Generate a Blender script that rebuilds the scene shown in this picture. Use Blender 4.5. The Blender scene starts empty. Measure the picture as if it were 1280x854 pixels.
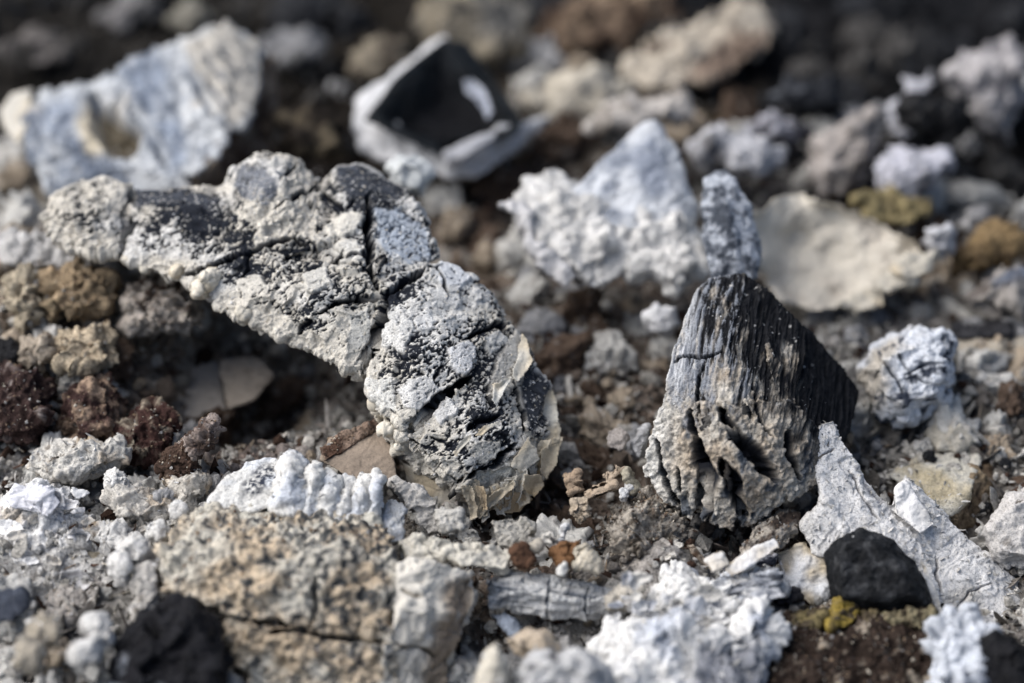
import bpy, bmesh, math, random
import numpy as np
from mathutils import Vector

# ------------------------------------------------------------------ camera, sky, sun, exposure
# all modelling coordinates are centimetres; CM turns them into metres
CM = 0.01
scene = bpy.context.scene
COL = scene.collection
PITCH = math.radians(32.0)
DIST = 40.0                       # focus distance, cm
HW = 0.18                         # half width of the view per unit distance (100 mm lens, 36 mm film)
FW = np.array([0, math.cos(PITCH), -math.sin(PITCH)])
UP = np.array([0, math.sin(PITCH), math.cos(PITCH)])
RT = np.array([1.0, 0, 0])
_a = -(600 - 427) * HW / 640
CAM = -DIST * (FW + _a * UP)      # the ground point seen at (640, 600) is the origin

cam = bpy.data.cameras.new("camera")
cam.lens = 100.0
cam.sensor_width = 36.0
cam.clip_start = 0.01
cam.clip_end = 50.0
cam.dof.use_dof = True
cam.dof.focus_distance = 39.5 * CM
cam.dof.aperture_fstop = 9.0
camo = bpy.data.objects.new("camera", cam)
COL.objects.link(camo)
camo.location = Vector(CAM * CM)
camo.rotation_euler = (math.pi / 2 - PITCH, 0, 0)
scene.camera = camo

SUN_DIR = np.array([-0.66, 0.02, 0.75])      # from the pile towards the sun
SUN_DIR = SUN_DIR / np.linalg.norm(SUN_DIR)
world = bpy.data.worlds.new("World")
scene.world = world
world.use_nodes = True
wn = world.node_tree.nodes
sky = wn.new("ShaderNodeTexSky")
sky.sky_type = 'NISHITA'
sky.sun_disc = False
sky.dust_density = 3.0
sky.air_density = 0.9
sky.ozone_density = 1.2
sky.sun_elevation = math.asin(SUN_DIR[2])
sky.sun_rotation = math.atan2(SUN_DIR[0], SUN_DIR[1])
wn["Background"].inputs["Strength"].default_value = 0.08
world.node_tree.links.new(sky.outputs[0], wn["Background"].inputs["Color"])
sun = bpy.data.lights.new("sun", 'SUN')
sun.energy = 3.0
sun.angle = math.radians(72)
sun.color = (1.0, 0.985, 0.96)
suno = bpy.data.objects.new("sun", sun)
COL.objects.link(suno)
suno.rotation_euler = Vector(SUN_DIR).to_track_quat('Z', 'Y').to_euler()
suno.location = Vector(SUN_DIR)
scene.view_settings.view_transform = 'Standard'
scene.view_settings.look = 'None'
scene.view_settings.exposure = 0.74
scene.view_settings.gamma = 1.0
scene.cycles.use_denoising = True
scene.cycles.max_bounces = 5
scene.cycles.diffuse_bounces = 3
scene.render.engine = 'CYCLES'

# ------------------------------------------------------------------ noise
rng = np.random.default_rng(11)
random.seed(5)
F = np.float32

def _hash(ix, iy, iz, seed):
    h = (ix.astype(np.uint32) * np.uint32(374761393) + iy.astype(np.uint32) * np.uint32(668265263)
         + iz.astype(np.uint32) * np.uint32(2246822519) + np.uint32((seed * 3266489917) & 0xffffffff))
    h = (h ^ (h >> np.uint32(13))) * np.uint32(1274126177)
    h = (h ^ (h >> np.uint32(15))) * np.uint32(2654435761)
    return h ^ (h >> np.uint32(16))

def noise(p, seed=0):
    p = p.astype(F) + F(100.37)
    i = np.floor(p)
    f = p - i
    i = i.astype(np.int32)
    u = f * f * f * (f * (f * 6 - 15) + 10)
    out = 0
    for dx in (0, 1):
        wx = u[:, 0] if dx else 1 - u[:, 0]
        for dy in (0, 1):
            wy = u[:, 1] if dy else 1 - u[:, 1]
            for dz in (0, 1):
                wz = u[:, 2] if dz else 1 - u[:, 2]
                h = _hash(i[:, 0] + dx, i[:, 1] + dy, i[:, 2] + dz, seed)
                gx = (h & np.uint32(1023)).astype(F) * F(2 / 1023) - 1
                gy = ((h >> np.uint32(10)) & np.uint32(1023)).astype(F) * F(2 / 1023) - 1
                gz = ((h >> np.uint32(20)) & np.uint32(1023)).astype(F) * F(2 / 1023) - 1
                out = out + wx * wy * wz * (gx * (f[:, 0] - dx) + gy * (f[:, 1] - dy) + gz * (f[:, 2] - dz))
    return out * F(1.5)           # roughly -1 .. 1

def fbm(p, freq, octv=3, seed=0, gain=0.5):
    s = 0; a = 1.0; t = 0
    for k in range(octv):
        s = s + a * noise(p * F(freq * 2.03 ** k), seed + k * 17)
        t += a; a *= gain
    return s / F(t) * F(1.4)

def worley(p, freq, seed=0):
    """distance to the nearest and the second feature point, and the nearest one's random value"""
    p = p.astype(F) * F(freq) + F(57.3)
    i = np.floor(p - F(0.5)).astype(np.int32)
    f = p - i
    f1 = np.full(len(p), 9, F); f2 = np.full(len(p), 9, F); rid = np.zeros(len(p), F)
    for dx in (0, 1):
        for dy in (0, 1):
            for dz in (0, 1):
                h = _hash(i[:, 0] + dx, i[:, 1] + dy, i[:, 2] + dz, seed + 91)
                ox = (h & np.uint32(1023)).astype(F) * F(0.7 / 1023) + F(dx + 0.15) - f[:, 0]
                oy = ((h >> np.uint32(10)) & np.uint32(1023)).astype(F) * F(0.7 / 1023) + F(dy + 0.15) - f[:, 1]
                oz = ((h >> np.uint32(20)) & np.uint32(1023)).astype(F) * F(0.7 / 1023) + F(dz + 0.15) - f[:, 2]
                d = ox * ox + oy * oy + oz * oz
                near = d < f1
                f2 = np.where(near, f1, np.minimum(f2, d))
                rid = np.where(near, ((h >> np.uint32(7)) & np.uint32(255)).astype(F) / 255, rid)
                f1 = np.where(near, d, f1)
    return np.sqrt(f1), np.sqrt(f2), rid

def rough(p, f0, fmax, seed=0, gain=0.66):
    """broken, fractal relief from f0 up to fmax: ridges and pits of every size, about -1 .. 1"""
    s = 0; a = 1.0; t = 0; f = f0; k = 0
    q = p
    while f <= fmax:
        nz = noise(q * F(f), seed + 13 * k)
        s = s + a * (nz * F(0.6) + (F(0.35) - np.abs(nz)) * F(1.0 if k % 2 else -1.0))
        t += a; a *= gain; f *= 1.93; k += 1
        q = q + F(0.25 / f) * nz[:, None]
    return s / F(max(t, 1e-3)) * F(1.9)

def facets(p, freq, seed=0):
    """broken faces: every cell is a plane of its own tilt, with a crisp step to its neighbours"""
    p = p.astype(F) * F(freq) + F(33.1)
    i = np.floor(p - F(0.5)).astype(np.int32)
    f = p - i
    f1 = np.full(len(p), 9, F); out = np.zeros(len(p), F)
    for dx in (0, 1):
        for dy in (0, 1):
            for dz in (0, 1):
                h = _hash(i[:, 0] + dx, i[:, 1] + dy, i[:, 2] + dz, seed + 191)
                a = (h & np.uint32(1023)).astype(F) * F(1 / 1023); b = ((h >> np.uint32(10)) & np.uint32(1023)).astype(F) * F(1 / 1023)
                c = ((h >> np.uint32(20)) & np.uint32(1023)).astype(F) * F(1 / 1023)
                ox = a * F(0.8) + F(dx + 0.1) - f[:, 0]; oy = b * F(0.8) + F(dy + 0.1) - f[:, 1]; oz = c * F(0.8) + F(dz + 0.1) - f[:, 2]
                d = ox * ox + oy * oy + oz * oz
                r = (c - 0.5) * 0.9 + (b - 0.5) * 2.4 * ox + (a - 0.5) * 2.4 * oy + (c - b) * 1.4 * oz
                near = d < f1
                out = np.where(near, r, out); f1 = np.where(near, d, f1)
    return out

def sstep(a, b, x):
    t = np.clip((x - a) / (b - a), 0, 1)
    return t * t * (3 - 2 * t)

def mixc(c, col, m):
    return c + (np.asarray(col, F)[None, :] - c) * np.clip(m, 0, 1)[:, None]

# ------------------------------------------------------------------ from a place in the picture to a place in the pile
def P(px, py, d):
    return CAM + d * (FW + (px - 640) / 640 * HW * RT - (py - 427) / 640 * HW * UP)

def gd(py, z=0.0):                # distance at which the level z is met on the picture row py
    dz = FW[2] - (py - 427) / 640 * HW * UP[2]
    return (z - CAM[2]) / dz

def G(px, py, z=0.0):
    return P(px, py, gd(py, z))

def to_px(V):
    r = V - CAM[None, :].astype(F)
    d = r @ FW.astype(F)
    return 640 + (r @ RT.astype(F)) / d / HW * 640, 427 - (r @ UP.astype(F)) / d / HW * 640

def dirv(dx, dy, w=0.0):          # a direction given along the picture's right / down / towards us
    v = dx * RT - dy * UP - w * FW
    return (v / np.linalg.norm(v)).astype(F)

def stretch(p, g, k):             # squeeze the coordinate along g so that noise turns into streaks
    a = p @ g
    return p - (a * (1 - 1 / k))[:, None] * g[None, :]

def pdist(x, y, pl):              # distance from points to a polyline
    best = np.full(len(x), 1e9, F)
    for (ax, ay), (bx, by) in zip(pl[:-1], pl[1:]):
        vx, vy = bx - ax, by - ay
        t = np.clip(((x - ax) * vx + (y - ay) * vy) / (vx * vx + vy * vy + 1e-6), 0, 1)
        best = np.minimum(best, np.hypot(x - ax - t * vx, y - ay - t * vy))
    return best

def crackdist(x, y, pl):          # distance to a polyline divided by a width that tapers towards both ends
    seg = [math.hypot(b[0] - a[0], b[1] - a[1]) for a, b in zip(pl[:-1], pl[1:])]
    tot = sum(seg); run = 0
    best = np.full(len(x), 1e9, F); at = np.zeros(len(x), F)
    for ((ax, ay), (bx, by)), sl in zip(zip(pl[:-1], pl[1:]), seg):
        vx, vy = bx - ax, by - ay
        t = np.clip(((x - ax) * vx + (y - ay) * vy) / (vx * vx + vy * vy + 1e-6), 0, 1)
        d = np.hypot(x - ax - t * vx, y - ay - t * vy)
        at = np.where(d < best, (run + t * sl) / tot, at); best = np.minimum(best, d)
        run += sl
    return best / (0.25 + 0.75 * np.sqrt(np.clip(np.sin(at * math.pi), 0, 1)))

def sdf(x, y, poly):              # signed distance to a polygon, negative inside
    d = pdist(x, y, list(poly) + [poly[0]])
    ins = np.zeros(len(x), bool)
    n = len(poly)
    for k in range(n):
        (ax, ay), (bx, by) = poly[k], poly[(k + 1) % n]
        if ay == by: continue
        c = ((ay > y) != (by > y)) & (x < (bx - ax) * (y - ay) / (by - ay) + ax)
        ins ^= c
    return np.where(ins, -d, d)

# ------------------------------------------------------------------ materials
def material(name, rough=0.9, spec=0.25, bump=0.6, freq=22.0, vary=0.35, rough_var=0.0, streak=None, pore=0.35):
    m = bpy.data.materials.new(name)
    m.use_nodes = True
    nt = m.node_tree; n = nt.nodes; l = nt.links
    b = n["Principled BSDF"]
    b.inputs["Roughness"].default_value = rough
    b.inputs["Specular IOR Level"].default_value = spec
    at = n.new("ShaderNodeAttribute"); at.attribute_name = "Col"
    tc = n.new("ShaderNodeTexCoord")
    mp = n.new("ShaderNodeMapping"); mp.inputs["Scale"].default_value = (100, 100, 100)
    l.new(tc.outputs["Object"], mp.inputs["Vector"])
    vec = mp.outputs["Vector"]
    if streak:
        mp2 = n.new("ShaderNodeMapping"); mp2.inputs["Scale"].default_value = streak
        l.new(vec, mp2.inputs["Vector"]); vec = mp2.outputs["Vector"]
    n1 = n.new("ShaderNodeTexNoise"); n1.inputs["Scale"].default_value = freq
    n1.inputs["Detail"].default_value = 5; n1.inputs["Roughness"].default_value = 0.65
    l.new(vec, n1.inputs["Vector"])
    n2 = n.new("ShaderNodeTexNoise"); n2.inputs["Scale"].default_value = freq * 0.28
    n2.inputs["Detail"].default_value = 4
    l.new(vec, n2.inputs["Vector"])
    mr = n.new("ShaderNodeMapRange")
    mr.inputs["From Min"].default_value = 0.3; mr.inputs["From Max"].default_value = 0.7
    mr.inputs["To Min"].default_value = 1 - vary; mr.inputs["To Max"].default_value = 1 + vary * 0.6
    ad = n.new("ShaderNodeMath"); ad.operation = 'MULTIPLY_ADD'; ad.inputs[1].default_value = 0.5
    hf = n.new("ShaderNodeMath"); hf.operation = 'MULTIPLY'; hf.inputs[1].default_value = 0.5
    l.new(n2.outputs["Fac"], hf.inputs[0])
    l.new(n1.outputs["Fac"], ad.inputs[0]); l.new(hf.outputs[0], ad.inputs[2])
    l.new(ad.outputs[0], mr.inputs["Value"])
    mu = n.new("ShaderNodeVectorMath"); mu.operation = 'SCALE'
    l.new(at.outputs["Color"], mu.inputs[0]); l.new(mr.outputs[0], mu.inputs["Scale"])
    n3 = n.new("ShaderNodeTexNoise"); n3.inputs["Scale"].default_value = freq * 1.9
    n3.inputs["Detail"].default_value = 3; n3.inputs["Roughness"].default_value = 0.6
    l.new(vec, n3.inputs["Vector"])
    pr = n.new("ShaderNodeMapRange"); pr.interpolation_type = 'SMOOTHSTEP'
    pr.inputs["From Min"].default_value = 0.36; pr.inputs["From Max"].default_value = 0.48
    pr.inputs["To Min"].default_value = 1 - pore; pr.inputs["To Max"].default_value = 1.0
    l.new(n3.outputs["Fac"], pr.inputs["Value"])
    mu2 = n.new("ShaderNodeVectorMath"); mu2.operation = 'SCALE'
    l.new(mu.outputs[0], mu2.inputs[0]); l.new(pr.outputs[0], mu2.inputs["Scale"])
    l.new(mu2.outputs[0], b.inputs["Base Color"])
    bp = n.new("ShaderNodeBump"); bp.inputs["Strength"].default_value = bump
    bp.inputs["Distance"].default_value = 0.045 * CM * 22.0 / freq
    hs = n.new("ShaderNodeMath"); hs.operation = 'MULTIPLY_ADD'; hs.inputs[1].default_value = 0.8
    l.new(pr.outputs[0], hs.inputs[0]); l.new(n1.outputs["Fac"], hs.inputs[2])
    l.new(hs.outputs[0], bp.inputs["Height"]); l.new(bp.outputs[0], b.inputs["Normal"])
    if rough_var:
        r2 = n.new("ShaderNodeMapRange")
        r2.inputs["From Min"].default_value = 0.35; r2.inputs["From Max"].default_value = 0.65
        r2.inputs["To Min"].default_value = rough - rough_var; r2.inputs["To Max"].default_value = rough + rough_var
        l.new(n2.outputs["Fac"], r2.inputs["Value"]); l.new(r2.outputs[0], b.inputs["Roughness"])
    return m

M_ASH = material("powdery_ash", 0.95, 0.12, 0.7, 24, 0.30)
M_CRUST = material("ash_crusted_char", 0.85, 0.1, 0.7, 30, 0.35)
M_CHAR = material("charcoal", 0.5, 0.13, 0.9, 20, 0.5, 0.18)
M_GLOSS = material("glossy_charcoal", 0.5, 0.10, 0.25, 8, 0.4, 0.1, pore=0.0)
M_STONE = material("black_stone", 0.55, 0.12, 0.7, 16, 0.35, 0.1)
M_SOIL = material("burnt_soil", 0.95, 0.08, 0.9, 18, 0.55)
M_FLAKE = material("ash_flake", 0.9, 0.15, 0.4, 26, 0.18, pore=0.2)
M_WOOD = material("burnt_wood", 0.85, 0.2, 0.7, 18, 0.4)

ASH = (0.60, 0.59, 0.57); CREAM = (0.60, 0.55, 0.46); BLUE = (0.40, 0.45, 0.53); TAN = (0.42, 0.35, 0.27)
CHAR = (0.022, 0.024, 0.030); SLATE = (0.11, 0.125, 0.15); BROWN = (0.12, 0.075, 0.048); RUST = (0.22, 0.10, 0.045)
GREY = (0.33, 0.32, 0.31); WHITE = (0.70, 0.70, 0.70); UMBER = (0.06, 0.037, 0.028)

# ------------------------------------------------------------------ mesh builders
def H(pts, t=1.2, s=0.85):
    """convex block: front corners (px, py, w) and the same corners pushed t cm back and drawn in"""
    c = np.mean([(p[0], p[1]) for p in pts], axis=0)
    return list(pts) + [(c[0] + (x - c[0]) * s, c[1] + (y - c[1]) * s, w - t) for x, y, w in pts]

def L(outline, bulge=0.3, t=1.0, tilt=0.0, inner=0.6, off=(0, 0), s=0.8):
    """rounded lump from an outline; tilt leans the top edge back (cm per 100 px)"""
    o = np.array(outline, float); c = o.mean(0)
    pts = []
    for x, y in o:
        pts.append((x, y, (y - c[1]) / 100 * tilt))
    for x, y in o:
        X, Y = c[0] + off[0] + (x - c[0]) * inner, c[1] + off[1] + (y - c[1]) * inner
        pts.append((X, Y, bulge + (Y - c[1]) / 100 * tilt))
    for x, y in o:
        X, Y = c[0] + (x - c[0]) * s, c[1] + (y - c[1]) * s
        pts.append((X, Y, -t + (Y - c[1]) / 100 * tilt))
    return pts

PX = DIST * HW / 640              # one picture pixel at the focus distance, cm

def remesh(hulls, d, vox, sm):
    bm = bmesh.new()
    for h in hulls:
        vs = [bm.verts.new(P(x, y, d - w)) for x, y, w in h]
        r = bmesh.ops.convex_hull(bm, input=vs, use_existing_faces=False)
        junk = [g for g in r['geom_interior'] if isinstance(g, bmesh.types.BMVert)]
        bmesh.ops.delete(bm, geom=junk, context='VERTS')
    me = bpy.data.meshes.new("tmp"); bm.to_mesh(me); bm.free()
    ob = bpy.data.objects.new("tmp", me); COL.objects.link(ob)
    md = ob.modifiers.new("r", 'REMESH'); md.mode = 'VOXEL'; md.voxel_size = vox * PX; md.use_smooth_shade = True
    if sm:
        ms = ob.modifiers.new("s", 'SMOOTH'); ms.factor = 0.5; ms.iterations = sm
    dg = bpy.context.evaluated_depsgraph_get()
    ev = ob.evaluated_get(dg)
    out = bpy.data.meshes.new_from_object(ev)
    bpy.data.objects.remove(ob); bpy.data.meshes.remove(me)
    return out

def get_vn(me):
    n = len(me.vertices)
    v = np.empty(n * 3, F); me.vertices.foreach_get("co", v)
    nn = np.empty(n * 3, F); me.vertex_normals.foreach_get("vector", nn)
    return v.reshape(-1, 3), nn.reshape(-1, 3)

def quads(me):
    q = np.empty(len(me.loops), np.int32); me.loops.foreach_get("vertex_index", q)
    return q.reshape(-1, 4)

def solid(hulls, d, vox, sm):
    """fine skin where a viewer in front can see it, over a coarse closed core: vertices, normals, quads, core flag"""
    me = remesh(hulls, d, vox, sm)
    v, n = get_vn(me); q = quads(me); bpy.data.meshes.remove(me)
    core = np.zeros(len(v), bool)
    if len(v) > 2500:
        x, y = to_px(v); dep = (v - CAM[None, :].astype(F)) @ FW.astype(F)
        c = 6.0
        ix = ((x - x.min()) / c).astype(np.int32) + 1; iy = ((y - y.min()) / c).astype(np.int32) + 1
        buf = np.full((ix.max() + 2, iy.max() + 2), 1e9, F)
        np.minimum.at(buf, (ix, iy), dep)
        b2 = buf.copy(); b2[b2 > 1e8] = -1
        for sx in (-1, 0, 1):
            for sy in (-1, 0, 1):
                r = np.roll(np.roll(buf, sx, 0), sy, 1)
                b2 = np.maximum(b2, np.where(r < 1e8, r, -1))
        keep = dep < b2[ix, iy] + 0.22
        qk = q[keep[q].all(1)]
        use = np.zeros(len(v), bool); use[qk.ravel()] = True
        new = np.cumsum(use) - 1
        v, n, q = v[use], n[use], new[qk].astype(np.int32)
        me = remesh(hulls, d, vox * 4.5, 1)
        v2, n2 = get_vn(me); q2 = quads(me); bpy.data.meshes.remove(me)
        x2, y2 = to_px(v2); dep2 = (v2 - CAM[None, :].astype(F)) @ FW.astype(F)
        jx = np.clip(((x2 - x.min()) / c).astype(np.int32) + 1, 0, b2.shape[0] - 1); jy = np.clip(((y2 - y.min()) / c).astype(np.int32) + 1, 0, b2.shape[1] - 1)
        far2 = (dep2 > b2[jx, jy] + 0.10) | (b2[jx, jy] < 0)
        q2 = q2[far2[q2].any(1)]
        core = np.concatenate([np.zeros(len(v), bool), np.ones(len(v2), bool)])
        q = np.concatenate([q, q2 + len(v)]); v = np.concatenate([v, v2]); n = np.concatenate([n, n2])
    return v, n, q, core

def skin(hulls, d, vox, sm, surface, name, mat, parent=None, inset=0.10):
    v, n, q, core = solid(hulls, d, vox, sm)
    disp, col = surface(v, n)
    disp = np.where(core, disp - inset - 0.5 * vox * PX, disp)
    v = (v + n * disp[:, None]).astype(F)
    loc = np.array([v[:, 0].mean(), v[:, 1].mean(), v[:, 2].min()], F)
    return finish(np_mesh(name, v, q), v, col, name, mat, loc, parent)

def finish(me, v, col, name, mat, loc, parent=None):
    me.name = name
    me.vertices.foreach_set("co", ((v - loc[None, :]) * F(CM)).astype(F).ravel())
    a = me.color_attributes.get("Col") or me.color_attributes.new("Col", 'FLOAT_COLOR', 'POINT')
    c4 = np.ones((len(v), 4), F); c4[:, :3] = np.clip(col, 0.004, 0.85)
    a.data.foreach_set("color", c4.ravel())
    me.polygons.foreach_set("use_smooth", np.ones(len(me.polygons), bool))
    me.materials.clear(); me.materials.append(mat)
    me.update()
    o = bpy.data.objects.new(name, me); COL.objects.link(o)
    if parent is not None:
        o.parent = parent
        o.location = Vector(loc * CM) - parent.location
    else:
        o.location = Vector(loc * CM)
    return o

def tag(o, label, cat=None, group=None, kind=None):
    if label: o["label"] = label
    if cat: o["category"] = cat
    if group: o["group"] = group
    if kind: o["kind"] = kind
    elif cat: o["kind"] = "thing"
    return o

def styled(v, n, st, seed):
    """displacement along the normal and the colour of a burnt surface"""
    x, y = to_px(v)
    disp = np.zeros(len(v), F)
    g = st.get('grain')
    if 'lump' in st: disp += F(st['lump'][1]) * fbm(v, st['lump'][0], 3, seed)
    if 'mid' in st: disp += F(st['mid'][1]) * fbm(v, st['mid'][0], 3, seed + 1)
    if g:
        gp = stretch(v, g[0], g[1])
        gn = fbm(gp, g[2], 3, seed + 2, 0.6)
        disp += F(g[3]) * gn
    else:
        gp = v; gn = None
    dirt = fbm(gp if st.get('mgrain') else v, st.get('mfreq', 2.5), 4, seed + 5, 0.62)
    m = sstep(-st.get('soft', 0.18), st.get('soft', 0.18), dirt + F(st.get('cover', 0.2)))
    if 'shift' in st:                     # cover changes along a direction in the picture: (x0, y0, x1, y1, amount)
        for x0, y0, x1, y1, am in st['shift']:
            t = ((x - x0) * (x1 - x0) + (y - y0) * (y1 - y0)) / ((x1 - x0) ** 2 + (y1 - y0) ** 2)
            dirt = dirt + F(am) * np.clip(t, 0, 1)
        m = sstep(-st.get('soft', 0.18), st.get('soft', 0.18), dirt + F(st.get('cover', 0.2)))
    col = np.tile(np.asarray(st.get('ash', ASH), F), (len(v), 1))
    if 'warm' in st:
        c, f, am = st['warm']
        col = mixc(col, c, sstep(-0.25, 0.35, fbm(v, f, 3, seed + 8) + F(am)))
    if 'cool' in st:
        c, f, am = st['cool']
        col = mixc(col, c, sstep(-0.2, 0.3, fbm(v, f, 3, seed + 9) + F(am)))
    ra = st.get('rough', 0.05)
    if ra:
        rr = rough(v, 2.6, min(0.42 / (st['vox'] * PX), 45), seed + 60)
        disp += F(ra) * rr
    fa = st.get('facet', 0.045)
    if fa:
        wv = v + F(0.10) * fbm(v, 3.0, 2, seed + 66)[:, None]
        disp += F(fa) * facets(wv, 1.9, seed + 67) + F(fa * 0.42) * facets(wv, 5.3, seed + 68)
    crumb = 0
    if 'crumb' in st:
        f1, f2, rid = worley(v + F(0.04) * fbm(v, 9, 1, seed + 3)[:, None], st['crumb'][0], seed + 4)
        crumb = np.clip(1 - f1 * (1.15 + 1.3 * rid), 0, 1) ** 0.6 * (1.2 - rid)
        k = 1.0 if st.get('crumb_all', True) else m
        disp += F(st['crumb'][1]) * (crumb - 0.3) * k
        col = col * (1 + F(0.25) * (rid - 0.5))[:, None]
    if 'fine' in st: disp += F(st['fine'][1]) * fbm(v, st['fine'][0], 2, seed + 6, 0.7)
    if 'layer' in st:                     # broken steps of a layered crust
        f, a, k = st['layer']
        q = fbm(v, f, 3, seed + 7) * k
        fl = np.floor(q)
        disp += F(a) * (fl + sstep(0.7, 1.0, q - fl)) / k
    col = np.tile(np.asarray(st.get('dark', CHAR), F), (len(v), 1)) * (1 + F(0.5) * dirt)[:, None] * (1 - m)[:, None] + col * m[:, None]
    wx = x + 5 * fbm(v, 3.0, 3, seed + 12); wy = y + 5 * fbm(v, 3.0, 3, seed + 13)
    front = sstep(-0.1, 0.25, -(n @ FW.astype(F)))
    for poly, pc, soft, rise, *speck in st.get('polys', []):
        k = sstep(soft, -soft, sdf(wx, wy, poly)) * front
        col = mixc(col, pc, k * (sstep(-0.08, 0.12, fbm(v, 13, 3, seed + 21, 0.7) + 0.05) if speck else sstep(-0.9, 0.0, fbm(v, 6, 3, seed + 21) + 0.35)))
        disp = disp + F(rise) * k
    for pl, w, dep in st.get('cracks', []):
        dd = crackdist(wx, wy, pl) + w * 0.5 * fbm(v, 4.0, 3, seed + 15)
        k = sstep(w, w * 0.3, dd) * front
        disp -= F(dep) * k
        col = mixc(col, st.get('dark', CHAR), k * 0.9)
    return disp, col

_seed = [100]
def chunk(name, label, cat, d, hulls, st, mat, vox=2.2, sm=2, group=None, parent=None, part_label=None):
    _seed[0] += 7
    seed = _seed[0]
    vox = vox * 1.15
    st = dict(st, vox=vox)
    o = skin(hulls, d, vox, sm, lambda v, n: styled(v, n, st, seed), name, mat, parent)
    if parent is None: tag(o, label, cat, group)
    elif part_label: o["label"] = part_label
    return o

def flake_sheet(d, pts, t=0.04, st=None, mat=None, parent=None, name="ash_flake", step=1.2, curl=0.08, jag=3.0, noise_w=0.05, ctrl=()):
    """thin curled flake: outline corners (px, py, w), torn edge, lifted rim"""
    _seed[0] += 7
    seed = _seed[0]
    a = np.array(pts, float); poly = [(p[0], p[1]) for p in pts]
    xs = np.arange(a[:, 0].min() - jag, a[:, 0].max() + jag, step); ys = np.arange(a[:, 1].min() - jag, a[:, 1].max() + jag, step)
    X, Y = np.meshgrid(xs, ys); x = X.ravel().astype(F); y = Y.ravel().astype(F)
    p2 = np.stack([x * PX, y * PX, np.full_like(x, seed)], 1).astype(F)
    sd = sdf(x + jag * fbm(p2, 3.0, 3, seed), y + jag * fbm(p2, 3.0, 3, seed + 1), poly) + jag * 0.4 * fbm(p2, 11.0, 2, seed + 2)
    a = np.array(list(pts) + list(ctrl), float)
    wt = 1 / ((x[:, None] - a[None, :, 0]) ** 2 + (y[:, None] - a[None, :, 1]) ** 2 + (300 if len(ctrl) else 60)) ** (1.5 if len(ctrl) else 1)
    w = (wt * a[None, :, 2]).sum(1) / wt.sum(1)
    w = w + F(curl) * sstep(-14, 0, sd) ** 2 * (0.5 + fbm(p2, 1.5, 1, seed + 5)) + F(noise_w) * fbm(p2, 2.0, 4, seed + 3, 0.6)
    ins = sd < 0
    nx, ny = len(xs), len(ys)
    i = (np.arange(ny - 1)[:, None] * nx + np.arange(nx - 1)[None, :]).ravel()
    q = np.stack([i, i + nx, i + nx + 1, i + 1], 1)
    q = q[ins[q].all(1)]
    if len(q) < 4: return None
    use = np.zeros(len(x), bool); use[q.ravel()] = True
    new = np.cumsum(use) - 1; q = new[q]
    x, y, w, sd = x[use], y[use], w[use], sd[use]
    dd = d - w
    front = CAM[None, :] + dd[:, None] * (FW[None, :] + ((x - 640) / 640 * HW)[:, None] * RT[None, :] - ((y - 427) / 640 * HW)[:, None] * UP[None, :])
    th = t * sstep(1, -8, sd) + 0.012
    back = front + th[:, None] * FW[None, :]
    e = np.concatenate([q[:, [0, 1]], q[:, [1, 2]], q[:, [2, 3]], q[:, [3, 0]]])
    key = np.sort(e, 1); kk = key[:, 0].astype(np.int64) * (len(x) + 1) + key[:, 1]
    u, idx, cnt = np.unique(kk, return_index=True, return_counts=True)
    be = e[idx[cnt == 1]]
    n0 = len(x)
    side = np.stack([be[:, 1], be[:, 0], be[:, 0] + n0, be[:, 1] + n0], 1)
    v = np.concatenate([front, back]).astype(F)
    Q = np.concatenate([q, q[:, ::-1] + n0, side]).astype(np.int32)
    s_ = dict(st or {}, vox=step)
    nrm = np.tile(-FW.astype(F), (len(v), 1))
    disp, col = styled(v, nrm, s_, seed)
    half = np.concatenate([np.ones(n0, F), np.full(n0, 0.2, F)])
    v = v + nrm * (disp * half)[:, None]
    loc = np.array([v[:, 0].mean(), v[:, 1].mean(), v[:, 2].min()], F)
    return finish(np_mesh(name, v, Q), v, col, name, mat, loc, parent)

def empty(name, label, cat, px, py, d, group=None):
    o = bpy.data.objects.new(name, None); COL.objects.link(o)
    o.empty_display_size = 0.01
    o.location = Vector(P(px, py, d) * CM)
    return tag(o, label, cat, group)

def np_mesh(name, v, tris):
    me = bpy.data.meshes.new(name)
    me.vertices.add(len(v)); me.loops.add(tris.size); me.polygons.add(len(tris))
    me.vertices.foreach_set("co", v.astype(F).ravel())
    me.loops.foreach_set("vertex_index", tris.astype(np.int32).ravel())
    me.polygons.foreach_set("loop_start", np.arange(0, tris.size, tris.shape[1], dtype=np.int32))
    me.update(calc_edges=True)
    return me

# ------------------------------------------------------------------ the ground of ash and burnt soil
#  mounds: (px, py on the level ground, radius cm, height cm)
MOUNDS = [(60, 430, 2.2, 1.3), (120, 330, 2.5, 0.9), (300, 470, 1.2, -0.8), (330, 430, 1.3, -0.7), (60, 680, 2.0, 0.5), (300, 620, 1.6, 0.4), (420, 530, 1.0, 0.35),
          (700, 420, 1.6, 0.3), (660, 620, 1.2, -0.35), (760, 560, 1.3, -0.2), (830, 680, 1.0, 0.55), (950, 650, 0.9, -0.4), (860, 800, 1.6, -0.4), (1180, 750, 1.2, -0.3),
          (1180, 480, 2.0, 0.3), (1180, 650, 1.2, -0.5), (560, 170, 3.0, 0.3), (1000, 210, 2.5, 0.2), (1180, 200, 2.5, 0.1), (250, 90, 3, 0.4), (900, 60, 4, 0.6),
          (30, 800, 1.0, -0.3), (620, 800, 1.0, -0.4)]
_MG = [(G(a, b)[0], G(a, b)[1], r, h) for a, b, r, h in MOUNDS]

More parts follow.
